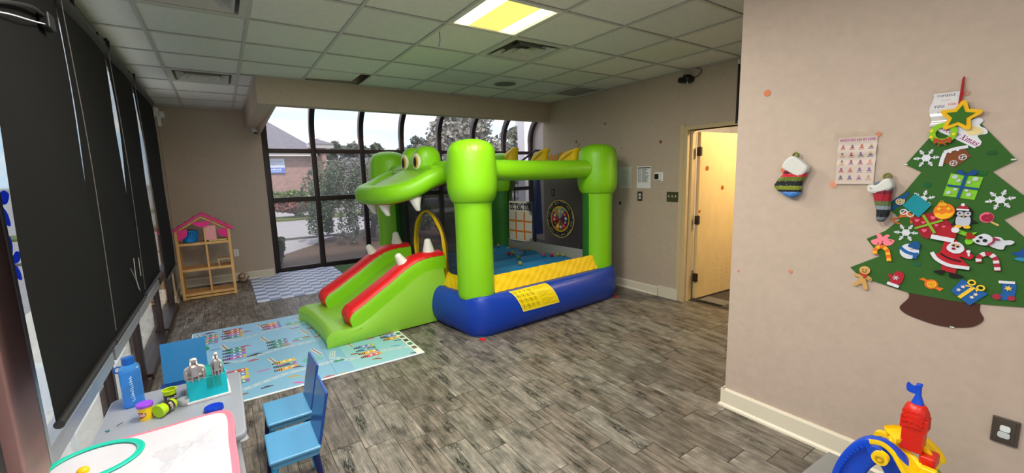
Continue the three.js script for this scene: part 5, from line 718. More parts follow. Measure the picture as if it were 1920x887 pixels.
// ---------- felt tree ----------
{
  const A = [-0.42, 1.3], tr = onWall('near', 'felt_tree', 'large green felt wall tree with a brown felt trunk', 'wall tree', A[0], A[1]);
  const rel = (L) => L.map(([s, y]) => [s - A[0], y - A[1]]);
  const tiers = (() => { const s = new THREE.Shape(), P = rel([[-0.43, 1.815], [-0.452, 1.79], [-0.541, 1.674], [-0.608, 1.566], [-0.55, 1.53], [-0.60, 1.44], [-0.66, 1.375], [-0.606, 1.309], [-0.657, 1.25], [-0.725, 1.205], [-0.667, 1.125], [-0.78, 1.05], [-0.754, 1.024], [-0.682, 0.996], [-0.544, 0.965], [-0.40, 0.960], [-0.30, 0.968], [-0.17, 0.985], [-0.04, 1.03], [-0.06, 1.062], [-0.17, 1.145], [-0.10, 1.21], [-0.13, 1.222], [-0.226, 1.267], [-0.285, 1.332], [-0.215, 1.385], [-0.2, 1.40], [-0.25, 1.44], [-0.334, 1.528], [-0.273, 1.573], [-0.333, 1.657], [-0.404, 1.755]]); const cur = new Set([3, 6, 9, 11, 18, 21, 26, 29]);
    P.forEach((p, i) => i ? s.lineTo(...p) : s.moveTo(...p)); s.closePath(); return s; })();
  mesh('green_felt', ext(tiers, 0.004), felt(0x305e22), tr);
  mesh('trunk', ext(blob(rel([[-0.55, 0.985], [-0.545, 0.945], [-0.574, 0.886], [-0.555, 0.864], [-0.49, 0.844], [-0.435, 0.836], [-0.38, 0.842], [-0.325, 0.864], [-0.302, 0.9], [-0.316, 0.935], [-0.325, 0.985]])), 0.003), felt(0x4a2a20), tr);
  for (const [s, y, w, h, c, r] of [[-0.342, 1.605, 0.026, 0.016, 0x1d5428, 0.02], [-0.361, 1.522, 0.026, 0.016, 0x18602c, 0], [-0.526, 1.473, 0.024, 0.018, 0x0e5c34, 0.2], [-0.531, 1.106, 0.026, 0.014, 0x1a5e40, -0.1]]) mesh('velcro_patch', bx(w, h, 0.002, 0, 0, 0).rotateZ(r).translate(s - A[0], y - A[1], 0.0052), felt(c), tr);
  for (const [s, y] of [[-0.607, 1.566], [-0.281, 1.575], [-0.392, 0.841]]) mesh('clear_tape', bx(0.014, 0.006, 0.001, s - A[0], y - A[1], 0.0049), mat([206, 216, 206], 0.2), tr);
  const rb2 = onWall('near', 'red_ribbon', 'red ribbon that hangs the felt tree from the wall', 'ribbon', -0.451, 1.87); mesh('strip', ext(poly([[-0.006, -0.06], [0.004, -0.06], [0.006, 0.02], [0.004, 0.06], [-0.002, 0.05]]), 0.002).translate(0, 0, 0.01), felt(0xa01c22), rb2); mesh('thumb_tack', sph(0.004, 0.002, 0.05, 0.006, 10), M.chrome, rb2);
  // ornaments: layers of felt [part, shape, colour, level]
  const Z = 0.0044, orn = (name, label, s, y, layers, rot = 0, lift = 0) => { const t = onWall('near', name, label, 'ornament', s, y, Z + lift); t.userData.group = undefined; delete t.userData.group; for (const [n, sh, c, lv = 0, d = 0.003] of layers) { const arr = Array.isArray(sh) ? sh : [sh]; const own = ['heart', 'star', 'dot', 'eye', 'boot', 'foot', 'leaf', 'berry', 'toe', 'stripe', 'bow'].includes(n); const lift2 = arr.map((e, k) => ext(e, d).translate(0, 0, k * 0.00007)); for (const q of own ? lift2.map((e) => [e]) : [lift2]) mesh(n, q.length > 1 ? merge(q) : q[0], felt(c), t, [0, 0, lv * 0.003], [0, 0, rot]); t.userData.group = 'felt ornaments on the wall tree'; } return t; };
  const ring = (R, r, x = 0, y = 0) => { const s = disc(R, x, y); s.holes.push(new THREE.Path().absarc(x, y, r, 0, Math.PI * 2, true)); return s; };
  const band = (pts, w) => { const cv = new THREE.CatmullRomCurve3(pts.map((p) => V(p[0], p[1], 0))), L = [], Rr = []; for (let i = 0; i <= 28; i++) { const p = cv.getPoint(i / 28), t = cv.getTangent(i / 28), ww = typeof w === 'function' ? w(i / 28) : w; L.push([p.x - t.y * ww / 2, p.y + t.x * ww / 2]); Rr.unshift([p.x + t.y * ww / 2, p.y - t.x * ww / 2]); } return poly([...L, ...Rr]); };
  const spiral = (R, turns, w, x = 0, y = 0) => band(Array.from({ length: 22 }, (_, i) => { const k = i / 21, a = k * turns * 2 * Math.PI, r = R * (0.1 + 0.9 * k); return [x + r * Math.cos(a), y + r * Math.sin(a)]; }), w);
  const roundStar = (R, r, rot, x = 0, y = 0) => { const p = []; for (let i = 0; i < 10; i++) { const a = rot + i * Math.PI / 5, q = i % 2 ? r : R; if (i % 2) p.push([x + q * Math.cos(a), y + q * Math.sin(a)]); else for (const d of [-0.13, 0, 0.13]) p.push([x + q * (d ? 0.93 : 1) * Math.cos(a + d), y + q * (d ? 0.93 : 1) * Math.sin(a + d)]); } return poly(p); };
  const heart = (k, x, y) => { const s = new THREE.Shape(); s.moveTo(x, y - k); s.bezierCurveTo(x - 1.5 * k, y, x - 0.9 * k, y + 1.2 * k, x, y + 0.45 * k); s.bezierCurveTo(x + 0.9 * k, y + 1.2 * k, x + 1.5 * k, y, x, y - k); return s; };
  const snow = (R) => { const o = [disc(R * 0.36)]; for (let k = 0; k < 6; k++) { const a = k * Math.PI / 3, c = Math.cos(a), s = Math.sin(a), P = (x, y) => [x * c - y * s, x * s + y * c]; o.push(poly([P(0.2 * R, -0.05 * R), P(0.95 * R, -0.045 * R), P(0.95 * R, 0.045 * R), P(0.2 * R, 0.05 * R)]), disc(0.085 * R, ...P(0.95 * R, 0)), poly([P(0.5 * R, 0), P(0.66 * R, 0.2 * R), P(0.74 * R, 0.16 * R), P(0.62 * R, 0)]), poly([P(0.5 * R, 0), P(0.66 * R, -0.2 * R), P(0.74 * R, -0.16 * R), P(0.62 * R, 0)]), poly([P(0.7 * R, 0), P(0.84 * R, 0.15 * R), P(0.9 * R, 0.11 * R), P(0.8 * R, 0)]), poly([P(0.7 * R, 0), P(0.84 * R, -0.15 * R), P(0.9 * R, -0.11 * R), P(0.8 * R, 0)])); } return o; };
  const W = 0xd9dbe4;
  orn('felt_wreath', 'green felt wreath with yellow dots and a red bow near the treetop', -0.492, 1.698, [['ring', ring(0.045, 0.024), 0x86c024, 0, 0.004], ['dot', [disc(0.006, -0.036, 0.012), disc(0.006, 0.034, -0.008), disc(0.006, -0.036, -0.014), disc(0.006, 0.012, 0.036)], 0xe6d428, 1.4], ['bow', blob([[-0.026, -0.02], [-0.024, -0.044], [-0.006, -0.036], [-0.014, -0.056], [0, -0.046], [0.016, -0.056], [0.006, -0.036], [0.026, -0.044], [0.026, -0.02], [0.0, -0.028]]), 0xa84a24, 1.6]], 0, 0.008);
  {
    const t = orn('felt_sign', 'white felt greeting sign with bells, tucked under the star', -0.44, 1.69, [['plate', blob([[-0.075, 0.035], [-0.06, 0.052], [-0.03, 0.04], [0.0, 0.032], [0.02, 0.05], [0.045, 0.062], [0.062, 0.05], [0.054, 0.03], [0.074, 0.012], [0.078, -0.005], [0.052, -0.012], [0.064, -0.038], [0.062, -0.052], [0.046, -0.058], [0.02, -0.044], [-0.03, -0.008], [-0.07, 0.02]]), W, 0, 0.003], ['bells', blob([[0.015, 0.01], [0.03, 0.03], [0.062, 0.012], [0.066, 0.0], [0.03, -0.008]]), 0xe2cf94, 1, 0.002]]);
    const tx = canvasTex(512, 110, (g, w, h) => { g.fillStyle = '#d9dbe4'; g.fillRect(0, 0, w, h); g.fillStyle = '#8c1a5c'; g.font = 'italic bold 92px serif'; g.textAlign = 'center'; g.fillText('Merry Xmas', w / 2, 82, 490); });
    mesh('lettering', new THREE.BoxGeometry(0.150, 0.0325, 0.0006), new THREE.MeshPhysicalMaterial({ map: tx, roughness: 0.9 }), t, [-0.004, -0.007, 0.0035], [0, 0, -0.62]);
  }
  orn('felt_star', 'yellow felt star with a green centre at the treetop', -0.446, 1.763, [['star', roundStar(0.067, 0.037, Math.PI / 2 - 0.12), 0xe8b41c, 0, 0.005], ['center', starShape(5, 0.046, 0.022, Math.PI / 2 - 0.12), 0x35661c, 1.6]], 0, 0.012);
  const sf = (label, s, y, R, rot) => orn('felt_snowflake', label, s, y, [['flake', snow(R), W]], rot);
  sf('white felt snowflake left of the gingerbread house', -0.539, 1.593, 0.041, 0.05); sf('white felt snowflake right of the green gift', -0.302, 1.413, 0.041, 0.25); sf('white felt snowflake half hidden behind the teal square', -0.535, 1.408, 0.04, 0.3); sf('white felt snowflake left of the red gift, above the bells', -0.58, 1.25, 0.041, 0.02);
  orn('felt_house', 'brown felt gingerbread house with a snowy roof', -0.446, 1.585, [['wall', poly([[-0.036, -0.012], [-0.03, 0.012], [-0.035, 0.026], [0.0, 0.036], [0.026, 0.04], [0.046, 0.008], [0.0, -0.038]]), 0x7a4526], ['snow', [band([[-0.043, -0.03], [-0.04, 0.0], [-0.034, 0.028]], 0.013), band([[-0.037, 0.03], [-0.004, 0.043], [0.034, 0.05]], 0.013), disc(0.005, -0.018, 0.031), disc(0.005, 0.004, 0.038)], W, 1], ['window', [ring(0.012, 0.0098, -0.004, -0.018), ring(0.0125, 0.0103, 0.022, 0.006), band([[-0.014, -0.02], [0.006, -0.016]], 0.0022), band([[-0.006, -0.029], [-0.003, -0.007]], 0.0022), band([[0.011, 0.004], [0.033, 0.009]], 0.0022), band([[0.02, -0.005], [0.023, 0.018]], 0.0022)], W, 1]]);
  const dotsOn = (L) => L.map(([x, y, r]) => disc(r, x, y));
  orn('felt_gift', 'lime green felt gift with silver dots and a blue ribbon', -0.414, 1.466, [['box', poly([[-0.04, 0.057], [0.057, 0.039], [0.04, -0.056], [-0.057, -0.04]]), 0x7cc02c], ['dot', dotsOn([[-0.026, 0.042, 0.009], [-0.014, 0.026, 0.007], [0.036, 0.032, 0.009], [0.018, 0.018, 0.006], [-0.04, -0.026, 0.008], [-0.02, -0.012, 0.006], [0.022, -0.034, 0.008], [0.014, -0.016, 0.006]]), 0xb9c2c2, 1], ['ribbon', [band([[0.008, 0.05], [-0.01, -0.05]], 0.0105), band([[-0.047, 0.006], [0.047, -0.01]], 0.0085)], 0x0d4d82, 1.4], ['bow', [blob([[0.006, 0.05], [-0.012, 0.072], [-0.022, 0.066], [-0.016, 0.054]]), blob([[0.008, 0.05], [0.028, 0.07], [0.04, 0.064], [0.034, 0.05]])], 0x0f4488, 1.6]]);
  orn('felt_candy', 'blue wrapped felt candy with a cream spiral beside the striped stocking', -0.613, 1.396, [['wrapper', blob([[-0.03, -0.034], [-0.018, -0.02], [-0.022, 0.004], [-0.006, 0.022], [0.008, 0.026], [0.026, 0.046], [0.03, 0.026], [0.022, 0.018], [0.018, -0.006], [0.002, -0.024], [-0.008, -0.026], [-0.018, -0.042]]), 0x124c88], ['swirl', [disc(0.0001), spiral(0.017, 2.1, 0.005)], 0xdac68e, 1]]);
  orn('felt_square', 'plain teal felt square turned on its corner', -0.551, 1.379, [['square', poly([[-0.010, 0.054], [0.048, 0.004], [0.011, -0.054], [-0.049, -0.002]]), 0x148a98, 0, 0.006]], 0, 0.007);
  orn('felt_reindeer', 'orange and white felt figure under the teal square', -0.583, 1.325, [['body', [blob([[-0.03, -0.004], [-0.02, 0.02], [0.01, 0.018], [0.024, 0.006], [0.022, -0.03], [0.015, -0.03], [0.012, -0.004], [-0.01, -0.002], [-0.052, -0.018], [-0.055, -0.012]]), band([[-0.05, -0.016], [-0.04, -0.03], [-0.02, -0.035]], 0.006)], 0xc8682a], ['goggle', [ring(0.014, 0.010, -0.012, 0.022), ring(0.014, 0.010, 0.012, 0.014), band([[-0.02, 0.014], [-0.006, 0.03]], 0.004)], W, 1]], 0);
  orn('felt_gift', 'red felt gift with pink hearts and a green ribbon', -0.497, 1.293, [['box', poly([[-0.033, 0.048], [0.004, 0.058], [0.047, 0.027], [0.07, 0.004], [-0.006, -0.064], [-0.026, -0.055], [-0.073, 0.024]]), 0x9c1a2a], ['heart', [heart(0.0095, 0.004, 0.034), heart(0.009, -0.048, 0.018), heart(0.007, -0.026, 0.01), heart(0.0095, -0.02, -0.026), heart(0.007, 0.018, 0.001), heart(0.007, 0.042, -0.004)], 0xe2607c, 1], ['ribbon', [band([[-0.03, 0.044], [0.016, -0.036]], 0.0095), band([[-0.053, -0.02], [0.036, 0.024]], 0.009)], 0x7eae2e, 1.4]], 0, 0.003);
  orn('felt_bauble', 'round orange felt bauble with yellow stars', -0.46, 1.357, [['ball', disc(0.034, 0, 0, 0.036), 0xdf7a1e, 0, 0.005], ['hanger', [ring(0.006, 0.0035, -0.01, 0.042), blob([[-0.022, 0.026], [-0.018, 0.038], [0.002, 0.038], [0.008, 0.026], [-0.008, 0.022]])], 0xe2a01c, 1.7], ['star', [starShape(5, 0.0095, 0.005, 1.5, -0.016, 0.01), starShape(5, 0.0095, 0.005, 1.6, 0.014, 0.012)], 0xf0bc2c, 1.7], ['wave', blob([[-0.028, -0.012], [-0.016, -0.008], [-0.006, -0.014], [0.008, -0.006], [0.018, -0.008], [0.03, -0.002], [0.024, -0.02], [0.0, -0.034], [-0.02, -0.028]]), 0xf0b424, 1.7]], 0, 0.006);
  orn('felt_penguin', 'black and grey felt penguin in a red cap', -0.398, 1.334, [['body', blob([[-0.036, -0.036], [-0.028, -0.02], [-0.024, 0.03], [-0.012, 0.046], [0.008, 0.046], [0.024, 0.03], [0.026, -0.006], [0.044, -0.02], [0.026, -0.024], [0.024, -0.044], [-0.024, -0.044]]), 0x16171c, 0, 0.004], ['belly', [disc(0.0105, -0.0115, 0.016), disc(0.0105, 0.0105, 0.016), blob([[-0.018, -0.034], [-0.019, 0.004], [0.0, 0.0], [0.018, 0.004], [0.018, -0.034]])], 0xb9bdca, 1.4], ['cap', blob([[-0.022, 0.034], [-0.014, 0.052], [0.004, 0.052], [0.012, 0.034]]), 0xa02030, 1.5], ['cap_band', [band([[-0.024, 0.034], [0.014, 0.033]], 0.007), disc(0.006, -0.006, 0.055)], W, 2], ['face', [disc(0.003, -0.013, 0.018), disc(0.003, 0.012, 0.019)], 0x101018, 2.4], ['beak', poly([[-0.005, 0.01], [0.005, 0.01], [0, 0.001]]), 0xe0b040, 2.4], ['foot', [disc(0.011, -0.013, -0.04, 0.007), disc(0.011, 0.014, -0.04, 0.007)], 0xe8b424, 2.2]], 0, 0.005);
  orn('felt_lollipop', 'pink and crimson felt lollipop right of the penguin', -0.332, 1.338, [['stick', band([[0.004, -0.012], [0.036, -0.031]], 0.0065), 0xd8b46c], ['disk', disc(0.021, 0, 0, 0.022), 0xdc6a84, 0.4, 0.004], ['swirl', spiral(0.0175, 2.2, 0.0055), 0xa0163a, 1.6]]);
  orn('felt_santa', 'red felt figure with white beard, wide hem and black boots', -0.425, 1.165, [['legs', [poly([[-0.022, -0.04], [0.026, -0.05], [0.024, -0.08], [-0.004, -0.075], [-0.022, -0.07]])], 0xb01c2a], ['boot', [blob([[-0.046, -0.082], [-0.03, -0.088], [-0.016, -0.09], [-0.012, -0.07], [-0.024, -0.072], [-0.04, -0.076]]), blob([[0.006, -0.078], [0.026, -0.08], [0.05, -0.088], [0.03, -0.096], [0.008, -0.098]])], 0x141214, 0.6], ['coat', blob([[-0.058, 0.0], [-0.036, 0.004], [-0.024, 0.05], [-0.024, 0.088], [0.0, 0.08], [0.03, 0.05], [0.06, 0.018], [0.072, 0.008], [0.064, -0.008], [0.03, -0.002], [0.062, -0.044], [0.02, -0.05], [-0.03, -0.03]]), 0xb81a2a, 0.8, 0.004], ['hem', band([[-0.058, 0.006], [-0.04, -0.022], [0.0, -0.044], [0.064, -0.048]], 0.014), W, 2], ['belt', band([[-0.03, 0.004], [0.0, -0.014], [0.036, -0.022]], 0.006), 0x241014, 2], ['hat', blob([[-0.05, 0.076], [-0.03, 0.12], [0.002, 0.13], [0.012, 0.1], [0.006, 0.072]]), 0xa81a28, 1.6, 0.004], ['hat_fur', [band([[-0.066, 0.078], [-0.03, 0.072], [0.008, 0.066]], 0.019), disc(0.0125, 0.008, 0.114)], W, 3], ['beard', blob([[-0.012, 0.03], [0.0, 0.056], [0.018, 0.062], [0.036, 0.05], [0.042, 0.03], [0.03, 0.014], [0.01, 0.012]]), W, 2.4, 0.004], ['face', blob([[0.0, 0.046], [0.012, 0.056], [0.028, 0.05], [0.028, 0.04], [0.01, 0.04]]), 0xd8a888, 3.6, 0.002], ['eye', [disc(0.0042, 0.009, 0.046), disc(0.0042, 0.022, 0.042)], 0x101010, 4.2, 0.002], ['nose', disc(0.006, 0.01, 0.032, 0.005), 0x8a1630, 4.2, 0.002], ['hand', [disc(0.0065, 0.055, 0.024), band([[0.056, 0.02], [0.058, 0.004]], 0.006)], W, 2.4]], 0, 0.006);
  orn('felt_holly', 'lime felt holly leaves with red berries', -0.382, 1.258, [['leaf', [blob([[-0.028, 0.024], [-0.014, 0.018], [-0.002, 0.012], [0.012, 0.012], [0.028, 0.016], [0.02, 0.004], [0.002, -0.004], [-0.014, 0.0], [-0.03, 0.008]]), blob([[0.006, -0.008], [0.022, -0.012], [0.018, -0.034], [0.004, -0.04], [-0.004, -0.026]])], 0x7cc42c], ['berry', [disc(0.0095, 0.008, 0.004), disc(0.0085, 0.018, -0.004), disc(0.008, 0.006, -0.008)], 0x9c2418, 1.4, 0.005]], 0, 0.004);
  orn('felt_bear', 'white felt bear with black eyes and a crimson scarf', -0.305, 1.24, [['body', blob([[-0.004, 0.016], [0.02, 0.018], [0.03, 0.008], [0.046, 0.01], [0.058, 0.004], [0.05, -0.008], [0.036, -0.012], [0.03, -0.03], [0.0, -0.024], [-0.014, -0.01]]), 0xcfd3dc, 0, 0.004], ['head', blob([[-0.058, 0.004], [-0.044, 0.02], [-0.026, 0.03], [-0.006, 0.02], [0.0, 0.0], [-0.01, -0.016], [-0.03, -0.018], [-0.05, -0.01]]), 0xd6d9e2, 1, 0.004], ['eye', [disc(0.0052, -0.035, 0.014), disc(0.0052, -0.042, -0.002), disc(0.0065, -0.022, 0.002)], 0x16181c, 2.6], ['scarf', [band([[0.002, 0.018], [0.002, 0.0], [-0.012, -0.016]], 0.006), band([[0.003, 0.014], [0.018, 0.008]], 0.006)], 0x962040, 2.6]], 0, 0.006);
  orn('felt_bells', 'pink felt bow of bells at the left of the tree', -0.662, 1.206, [['bow', blob([[-0.044, -0.008], [-0.02, 0.008], [-0.026, 0.024], [-0.012, 0.03], [0.0, 0.016], [0.014, 0.028], [0.026, 0.024], [0.018, 0.01], [0.044, 0.002], [0.034, -0.02], [0.012, -0.026], [0.0, -0.016], [-0.012, -0.028], [-0.036, -0.024]]), 0xf08090], ['crease', [band([[0.0, -0.004], [-0.002, -0.028]], 0.0024), band([[-0.014, -0.014], [-0.018, -0.026]], 0.0024), band([[0.024, 0.004], [0.036, -0.004]], 0.0024)], 0x9a3040, 1]]);
  const cane = (name, label, s, y, c1, c2, sc, mir) => { const P = [[-0.026, -0.012], [-0.029, 0.004], [-0.02, 0.022], [-0.002, 0.026], [0.013, 0.014], [0.02, -0.008], [0.026, -0.038]].map(([a, b]) => [a * sc * mir, b * sc]); const cv = new THREE.CatmullRomCurve3(P.map((p) => V(p[0], p[1], 0))); const st = []; for (const k of [0.08, 0.3, 0.52, 0.72, 0.93]) { const q = []; for (let i = 0; i <= 4; i++) { const p = cv.getPointAt(clamp(k - 0.045 + i * 0.0225)); q.push([p.x, p.y]); } st.push(band(q, 0.0165 * sc)); } orn(name, label, s, y, [['cane', band(P, 0.0165 * sc), c1, 0, 0.005], ['stripe', st, c2, 1.2, 0.003]], 0, 0.003); };
  cane('felt_candy_cane', 'orange and yellow striped felt candy cane at the left', -0.655, 1.145, 0xe2721c, 0xecb42c, 1.05, 1); cane('felt_candy_cane', 'red and white striped felt candy cane held out right of the bearded figure', -0.308, 1.158, 0xaa2438, 0xd8d6dc, 1.05, 1);
  orn('felt_snowman', 'blue and white felt snowman in a blue hat', -0.56, 1.168, [['body', disc(0.034, 0, -0.004, 0.036), 0xd2d8e4, 0, 0.005], ['hat', blob([[-0.006, 0.02], [0.008, 0.042], [0.03, 0.042], [0.036, 0.022], [0.03, 0.008], [0.012, 0.014]]), 0x14508c, 1.6, 0.004], ['scarf', [band([[-0.033, 0.012], [-0.012, -0.006], [0.014, -0.014], [0.032, -0.012]], 0.013), poly([[0.016, -0.014], [0.03, -0.012], [0.028, -0.034], [0.014, -0.036]])], 0x1c5ca0, 1.6], ['eye', [disc(0.0028, 0.002, 0.018), disc(0.0028, 0.014, 0.012)], 0x604428, 1.8], ['nose', band([[0.004, 0.008], [0.01, 0.007]], 0.003), 0xd09060, 1.8]], 0, 0.003);
  orn('felt_gingerbread', 'tan felt gingerbread figure at the lower left tip of the tree', -0.722, 1.0, [['body', blob([[-0.012, 0.022], [0.014, 0.024], [0.036, 0.004], [0.03, -0.006], [0.012, 0.002], [0.022, -0.048], [0.008, -0.052], [-0.004, -0.024], [-0.03, -0.042], [-0.04, -0.034], [-0.016, -0.008], [-0.018, 0.006], [-0.036, 0.012], [-0.034, 0.022]]), 0xc89c58, 0, 0.004], ['head', disc(0.022, 0.004, 0.046, 0.021), 0xcfa460, 0.4, 0.004], ['scarf', [band([[-0.014, 0.028], [0.006, 0.022], [0.018, 0.026]], 0.008), poly([[0.006, 0.024], [0.018, 0.024], [0.008, 0.006], [0.0, 0.008]])], 0xb03024, 2], ['smile', [band([[-0.006, 0.042], [0.003, 0.037], [0.012, 0.042]], 0.0018), disc(0.0022, -0.003, 0.05), disc(0.0022, 0.01, 0.05), band([[0.026, 0.002], [0.032, 0.006]], 0.0018)], 0x6a3c1c, 2]], 0, 0.004);
  orn('felt_mitten', 'red felt mitten with a white snowflake and cuff', -0.597, 1.03, [['mitten', blob([[-0.022, -0.022], [-0.02, -0.004], [-0.03, 0.006], [-0.026, 0.016], [-0.012, 0.008], [-0.006, 0.026], [0.012, 0.032], [0.026, 0.022], [0.026, -0.004], [0.014, -0.03]]), 0xb01c30, 0, 0.004], ['cuff', band([[-0.03, -0.03], [0.014, -0.042]], 0.014), W, 1.4], ['flake', snow(0.012).map((q) => q), W, 1.4]], 0, 0.003);
  orn('felt_candy', 'orange wrapped felt candy with a yellow spiral above the trunk', -0.474, 1.022, [['wrapper', [disc(0.023, 0, 0, 0.022), poly([[-0.018, 0.008], [-0.042, 0.016], [-0.028, 0.026], [-0.012, 0.014]]), poly([[0.018, -0.008], [0.042, -0.012], [0.03, -0.026], [0.012, -0.016]])], 0xdf701c, 0, 0.004], ['swirl', spiral(0.017, 2.2, 0.005), 0xf0b428, 1.4]]);
  orn('felt_gift', 'blue felt gift with white stars and a yellow bow, overlapping the trunk', -0.357, 1.01, [['box', poly([[-0.022, 0.056], [0.058, 0.006], [0.01, -0.056], [-0.052, -0.004]]), 0x1a5ca4, 0, 0.004], ['star', [starShape(5, 0.0085, 0.004, 1.3, -0.028, 0.006), starShape(5, 0.0085, 0.004, 1.5, -0.016, 0.022), starShape(5, 0.0085, 0.004, 1.2, 0.014, -0.018), starShape(5, 0.0085, 0.004, 1.2, 0.024, -0.004)], 0xe8d4c0, 1.4], ['ribbon', band([[-0.024, -0.028], [0.016, 0.026]], 0.013), 0xecc43a, 1.4], ['bow', [ring(0.013, 0.0075, 0.008, 0.046), ring(0.013, 0.0075, 0.036, 0.028), poly([[0.014, 0.028], [-0.01, 0.034], [-0.006, 0.026]]), poly([[0.018, 0.026], [0.026, 0.008], [0.03, 0.016]])], 0xf0c832, 1.8]], 0, 0.004);
  orn('felt_sock', 'small blue felt stocking with a yellow star at the lower right', -0.25, 1.035, [['sock', blob([[-0.012, 0.034], [0.02, 0.038], [0.024, -0.006], [0.016, -0.03], [-0.022, -0.034], [-0.032, -0.022], [-0.012, -0.01]]), 0x1c5ca2, 0, 0.004], ['cuff', band([[-0.024, 0.038], [0.02, 0.042]], 0.011), W, 1.4], ['toe', [disc(0.0125, -0.024, -0.026), disc(0.0105, 0.016, -0.024)], 0xa02c40, 1.4], ['star', starShape(6, 0.012, 0.006, 1.4, 0.004, 0.016), 0xe8c050, 1.6]]);
  orn('felt_bird', 'blue felt shape at the right edge of the photo', -0.222, 1.196, [['body', blob([[-0.03, 0.0], [-0.01, 0.01], [0.004, 0.03], [0.03, 0.034], [0.04, 0.01], [0.024, -0.014], [0.0, -0.01], [-0.018, -0.028], [-0.01, -0.01]]), 0x164a94, 0, 0.004], ['wing', blob([[-0.02, -0.02], [0.0, -0.012], [0.02, -0.02], [0.0, -0.028]]), 0x2a86a8, 1.2]]);
}
// ---------- toy ramp tower in front of the near wall ----------
{
  const t = thing('toy_tower', 'toy race ramp with blue arch, yellow track, red tower and blue flag', 'toy', [2.2, 0.0135, -0.45]), bl = mat([10, 72, 200], 0.35), ye = mat([250, 206, 14], 0.35), re = mat([214, 34, 16], 0.35), gn = mat([84, 160, 38], 0.4);
  // blue arch: a broad U of track with a toothed outer edge; local z right in the photo, y up
  const arch = [[0, 0.0, -0.155], [0, 0.13, -0.145], [0, 0.25, -0.12], [0, 0.335, -0.08], [0, 0.37, -0.045], [0, 0.36, -0.005], [0, 0.29, 0.045], [0, 0.19, 0.09], [0, 0.09, 0.125], [0, 0, 0.15]];
  mesh('arch', sweep(arch, (s, a) => [0.05 * sgnpow(Math.cos(a), 0.35), 0.026 * sgnpow(Math.sin(a), 0.35)], 70, 24, V(1, 0.02, 0)), bl, t, [-0.03, 0, 0]);
  mesh('arch_teeth', merge(Array.from({ length: 14 }, (_, k) => { const cv = new THREE.CatmullRomCurve3(arch.map((p) => V(...p))), p = cv.getPointAt(0.16 + k * 0.022), T = cv.getTangentAt(0.16 + k * 0.022); return bx(0.09, 0.009, 0.012).rotateX(Math.atan2(-T.y, T.z)).translate(-0.03, p.y - T.z * -0.027, p.z - T.y * 0.027); })), bl, t);
  // yellow track: from the roller at the top, down to the right and towards the camera
  const track = [[-0.02, 0.392, -0.06], [-0.02, 0.402, -0.02], [-0.03, 0.378, 0.03], [-0.06, 0.33, 0.08], [-0.09, 0.265, 0.12], [-0.12, 0.19, 0.155], [-0.15, 0.1, 0.18], [-0.17, 0.02, 0.195]];
  const sec = (s, a) => { const c = Math.cos(a), d = Math.sin(a); return [0.05 * sgnpow(c, 0.4), 0.006 * sgnpow(d, 0.6) + 0.02 * Math.pow(Math.abs(c), 10)]; };
  mesh('track', sweep(track, sec, 70, 40, V(0.15, 1, 0)), ye, t);
  mesh('track', sweep([[0.03, 0.415, -0.02], [0.06, 0.425, 0.02], [0.08, 0.40, 0.08], [0.08, 0.33, 0.12]], sec, 40, 40, V(0, 1, 0)), ye, t);
  mesh('hub', cyl(0.027, 0.027, 0.12, 0, 0, 0, 24).rotateZ(Math.PI / 2).translate(-0.03, 0.378, -0.035), bl, t); for (const x of [-0.095, 0.035]) { const y = 0.381 + (x < 0 ? -0.008 : 0.014), z = -0.035 + (x < 0 ? 0.018 : -0.014); mesh('roller', cyl(0.027, 0.027, 0.026, 0, 0, 0, 26).rotateZ(Math.PI / 2).translate(x, y, z), ye, t); mesh('roller_axle', new THREE.TorusGeometry(0.011, 0.004, 8, 20).rotateY(Math.PI / 2).translate(x - 0.014, y, z), mat([190, 150, 20], 0.4), t); }
  for (const [y, z, x] of [[0.285, 0.112, -0.085], [0.19, 0.155, -0.12]]) mesh('arrow_mark', bx(0.028, 0.004, 0.036).rotateX(1.0).translate(x, y + 0.012, z + 0.012), gn, t);
  mesh('clip', rb(0.03, 0.04, 0.045, 0.006, -0.03, 0.355, 0.115), ye, t);
  const TZ = 0.05, tower = (w, d, y0, y1) => ext(poly([[-w, -d], [w, -d], [w * 1.15, 0], [w, d], [-w, d], [-w * 1.15, 0]]), y1 - y0, 0.003).rotateX(-Math.PI / 2).translate(0.03, y0, TZ);
  mesh('tower_wall', merge([tower(0.03, 0.033, 0.40, 0.53), tower(0.031, 0.04, 0.49, 0.545)]), re, t);
  mesh('tower_roof', new THREE.LatheGeometry([[0.045, 0.505], [0.044, 0.545], [0.039, 0.572], [0.03, 0.593], [0.014, 0.602], [0.0005, 0.603]].map((p) => new THREE.Vector2(...p)), 6).translate(0.03, 0, TZ), re, t); mesh('roof_shingle', merge(Array.from({ length: 12 }, (_, k) => bx(0.009, 0.008, 0.018).rotateX(0.5).translate(0.03 - 0.038 + 0.003 * Math.floor(k / 4), 0.53 + 0.018 * Math.floor(k / 4), TZ - 0.028 + 0.016 * (k % 4)))), re, t);
  mesh('flag', merge([new THREE.LatheGeometry([[0.02, 0.598], [0.017, 0.608], [0.009, 0.635], [0.0075, 0.672], [0.01, 0.674], [0.01, 0.681], [0.0005, 0.683]].map((p) => new THREE.Vector2(...p)), 20).translate(0.03, 0, TZ), ext(blob([[0, 0.638], [-0.015, 0.636], [-0.032, 0.642], [-0.032, 0.676], [-0.016, 0.667], [0, 0.673]]), 0.008).rotateY(-Math.PI / 2).translate(0.034, 0, TZ - 0.003)]), bl, t);
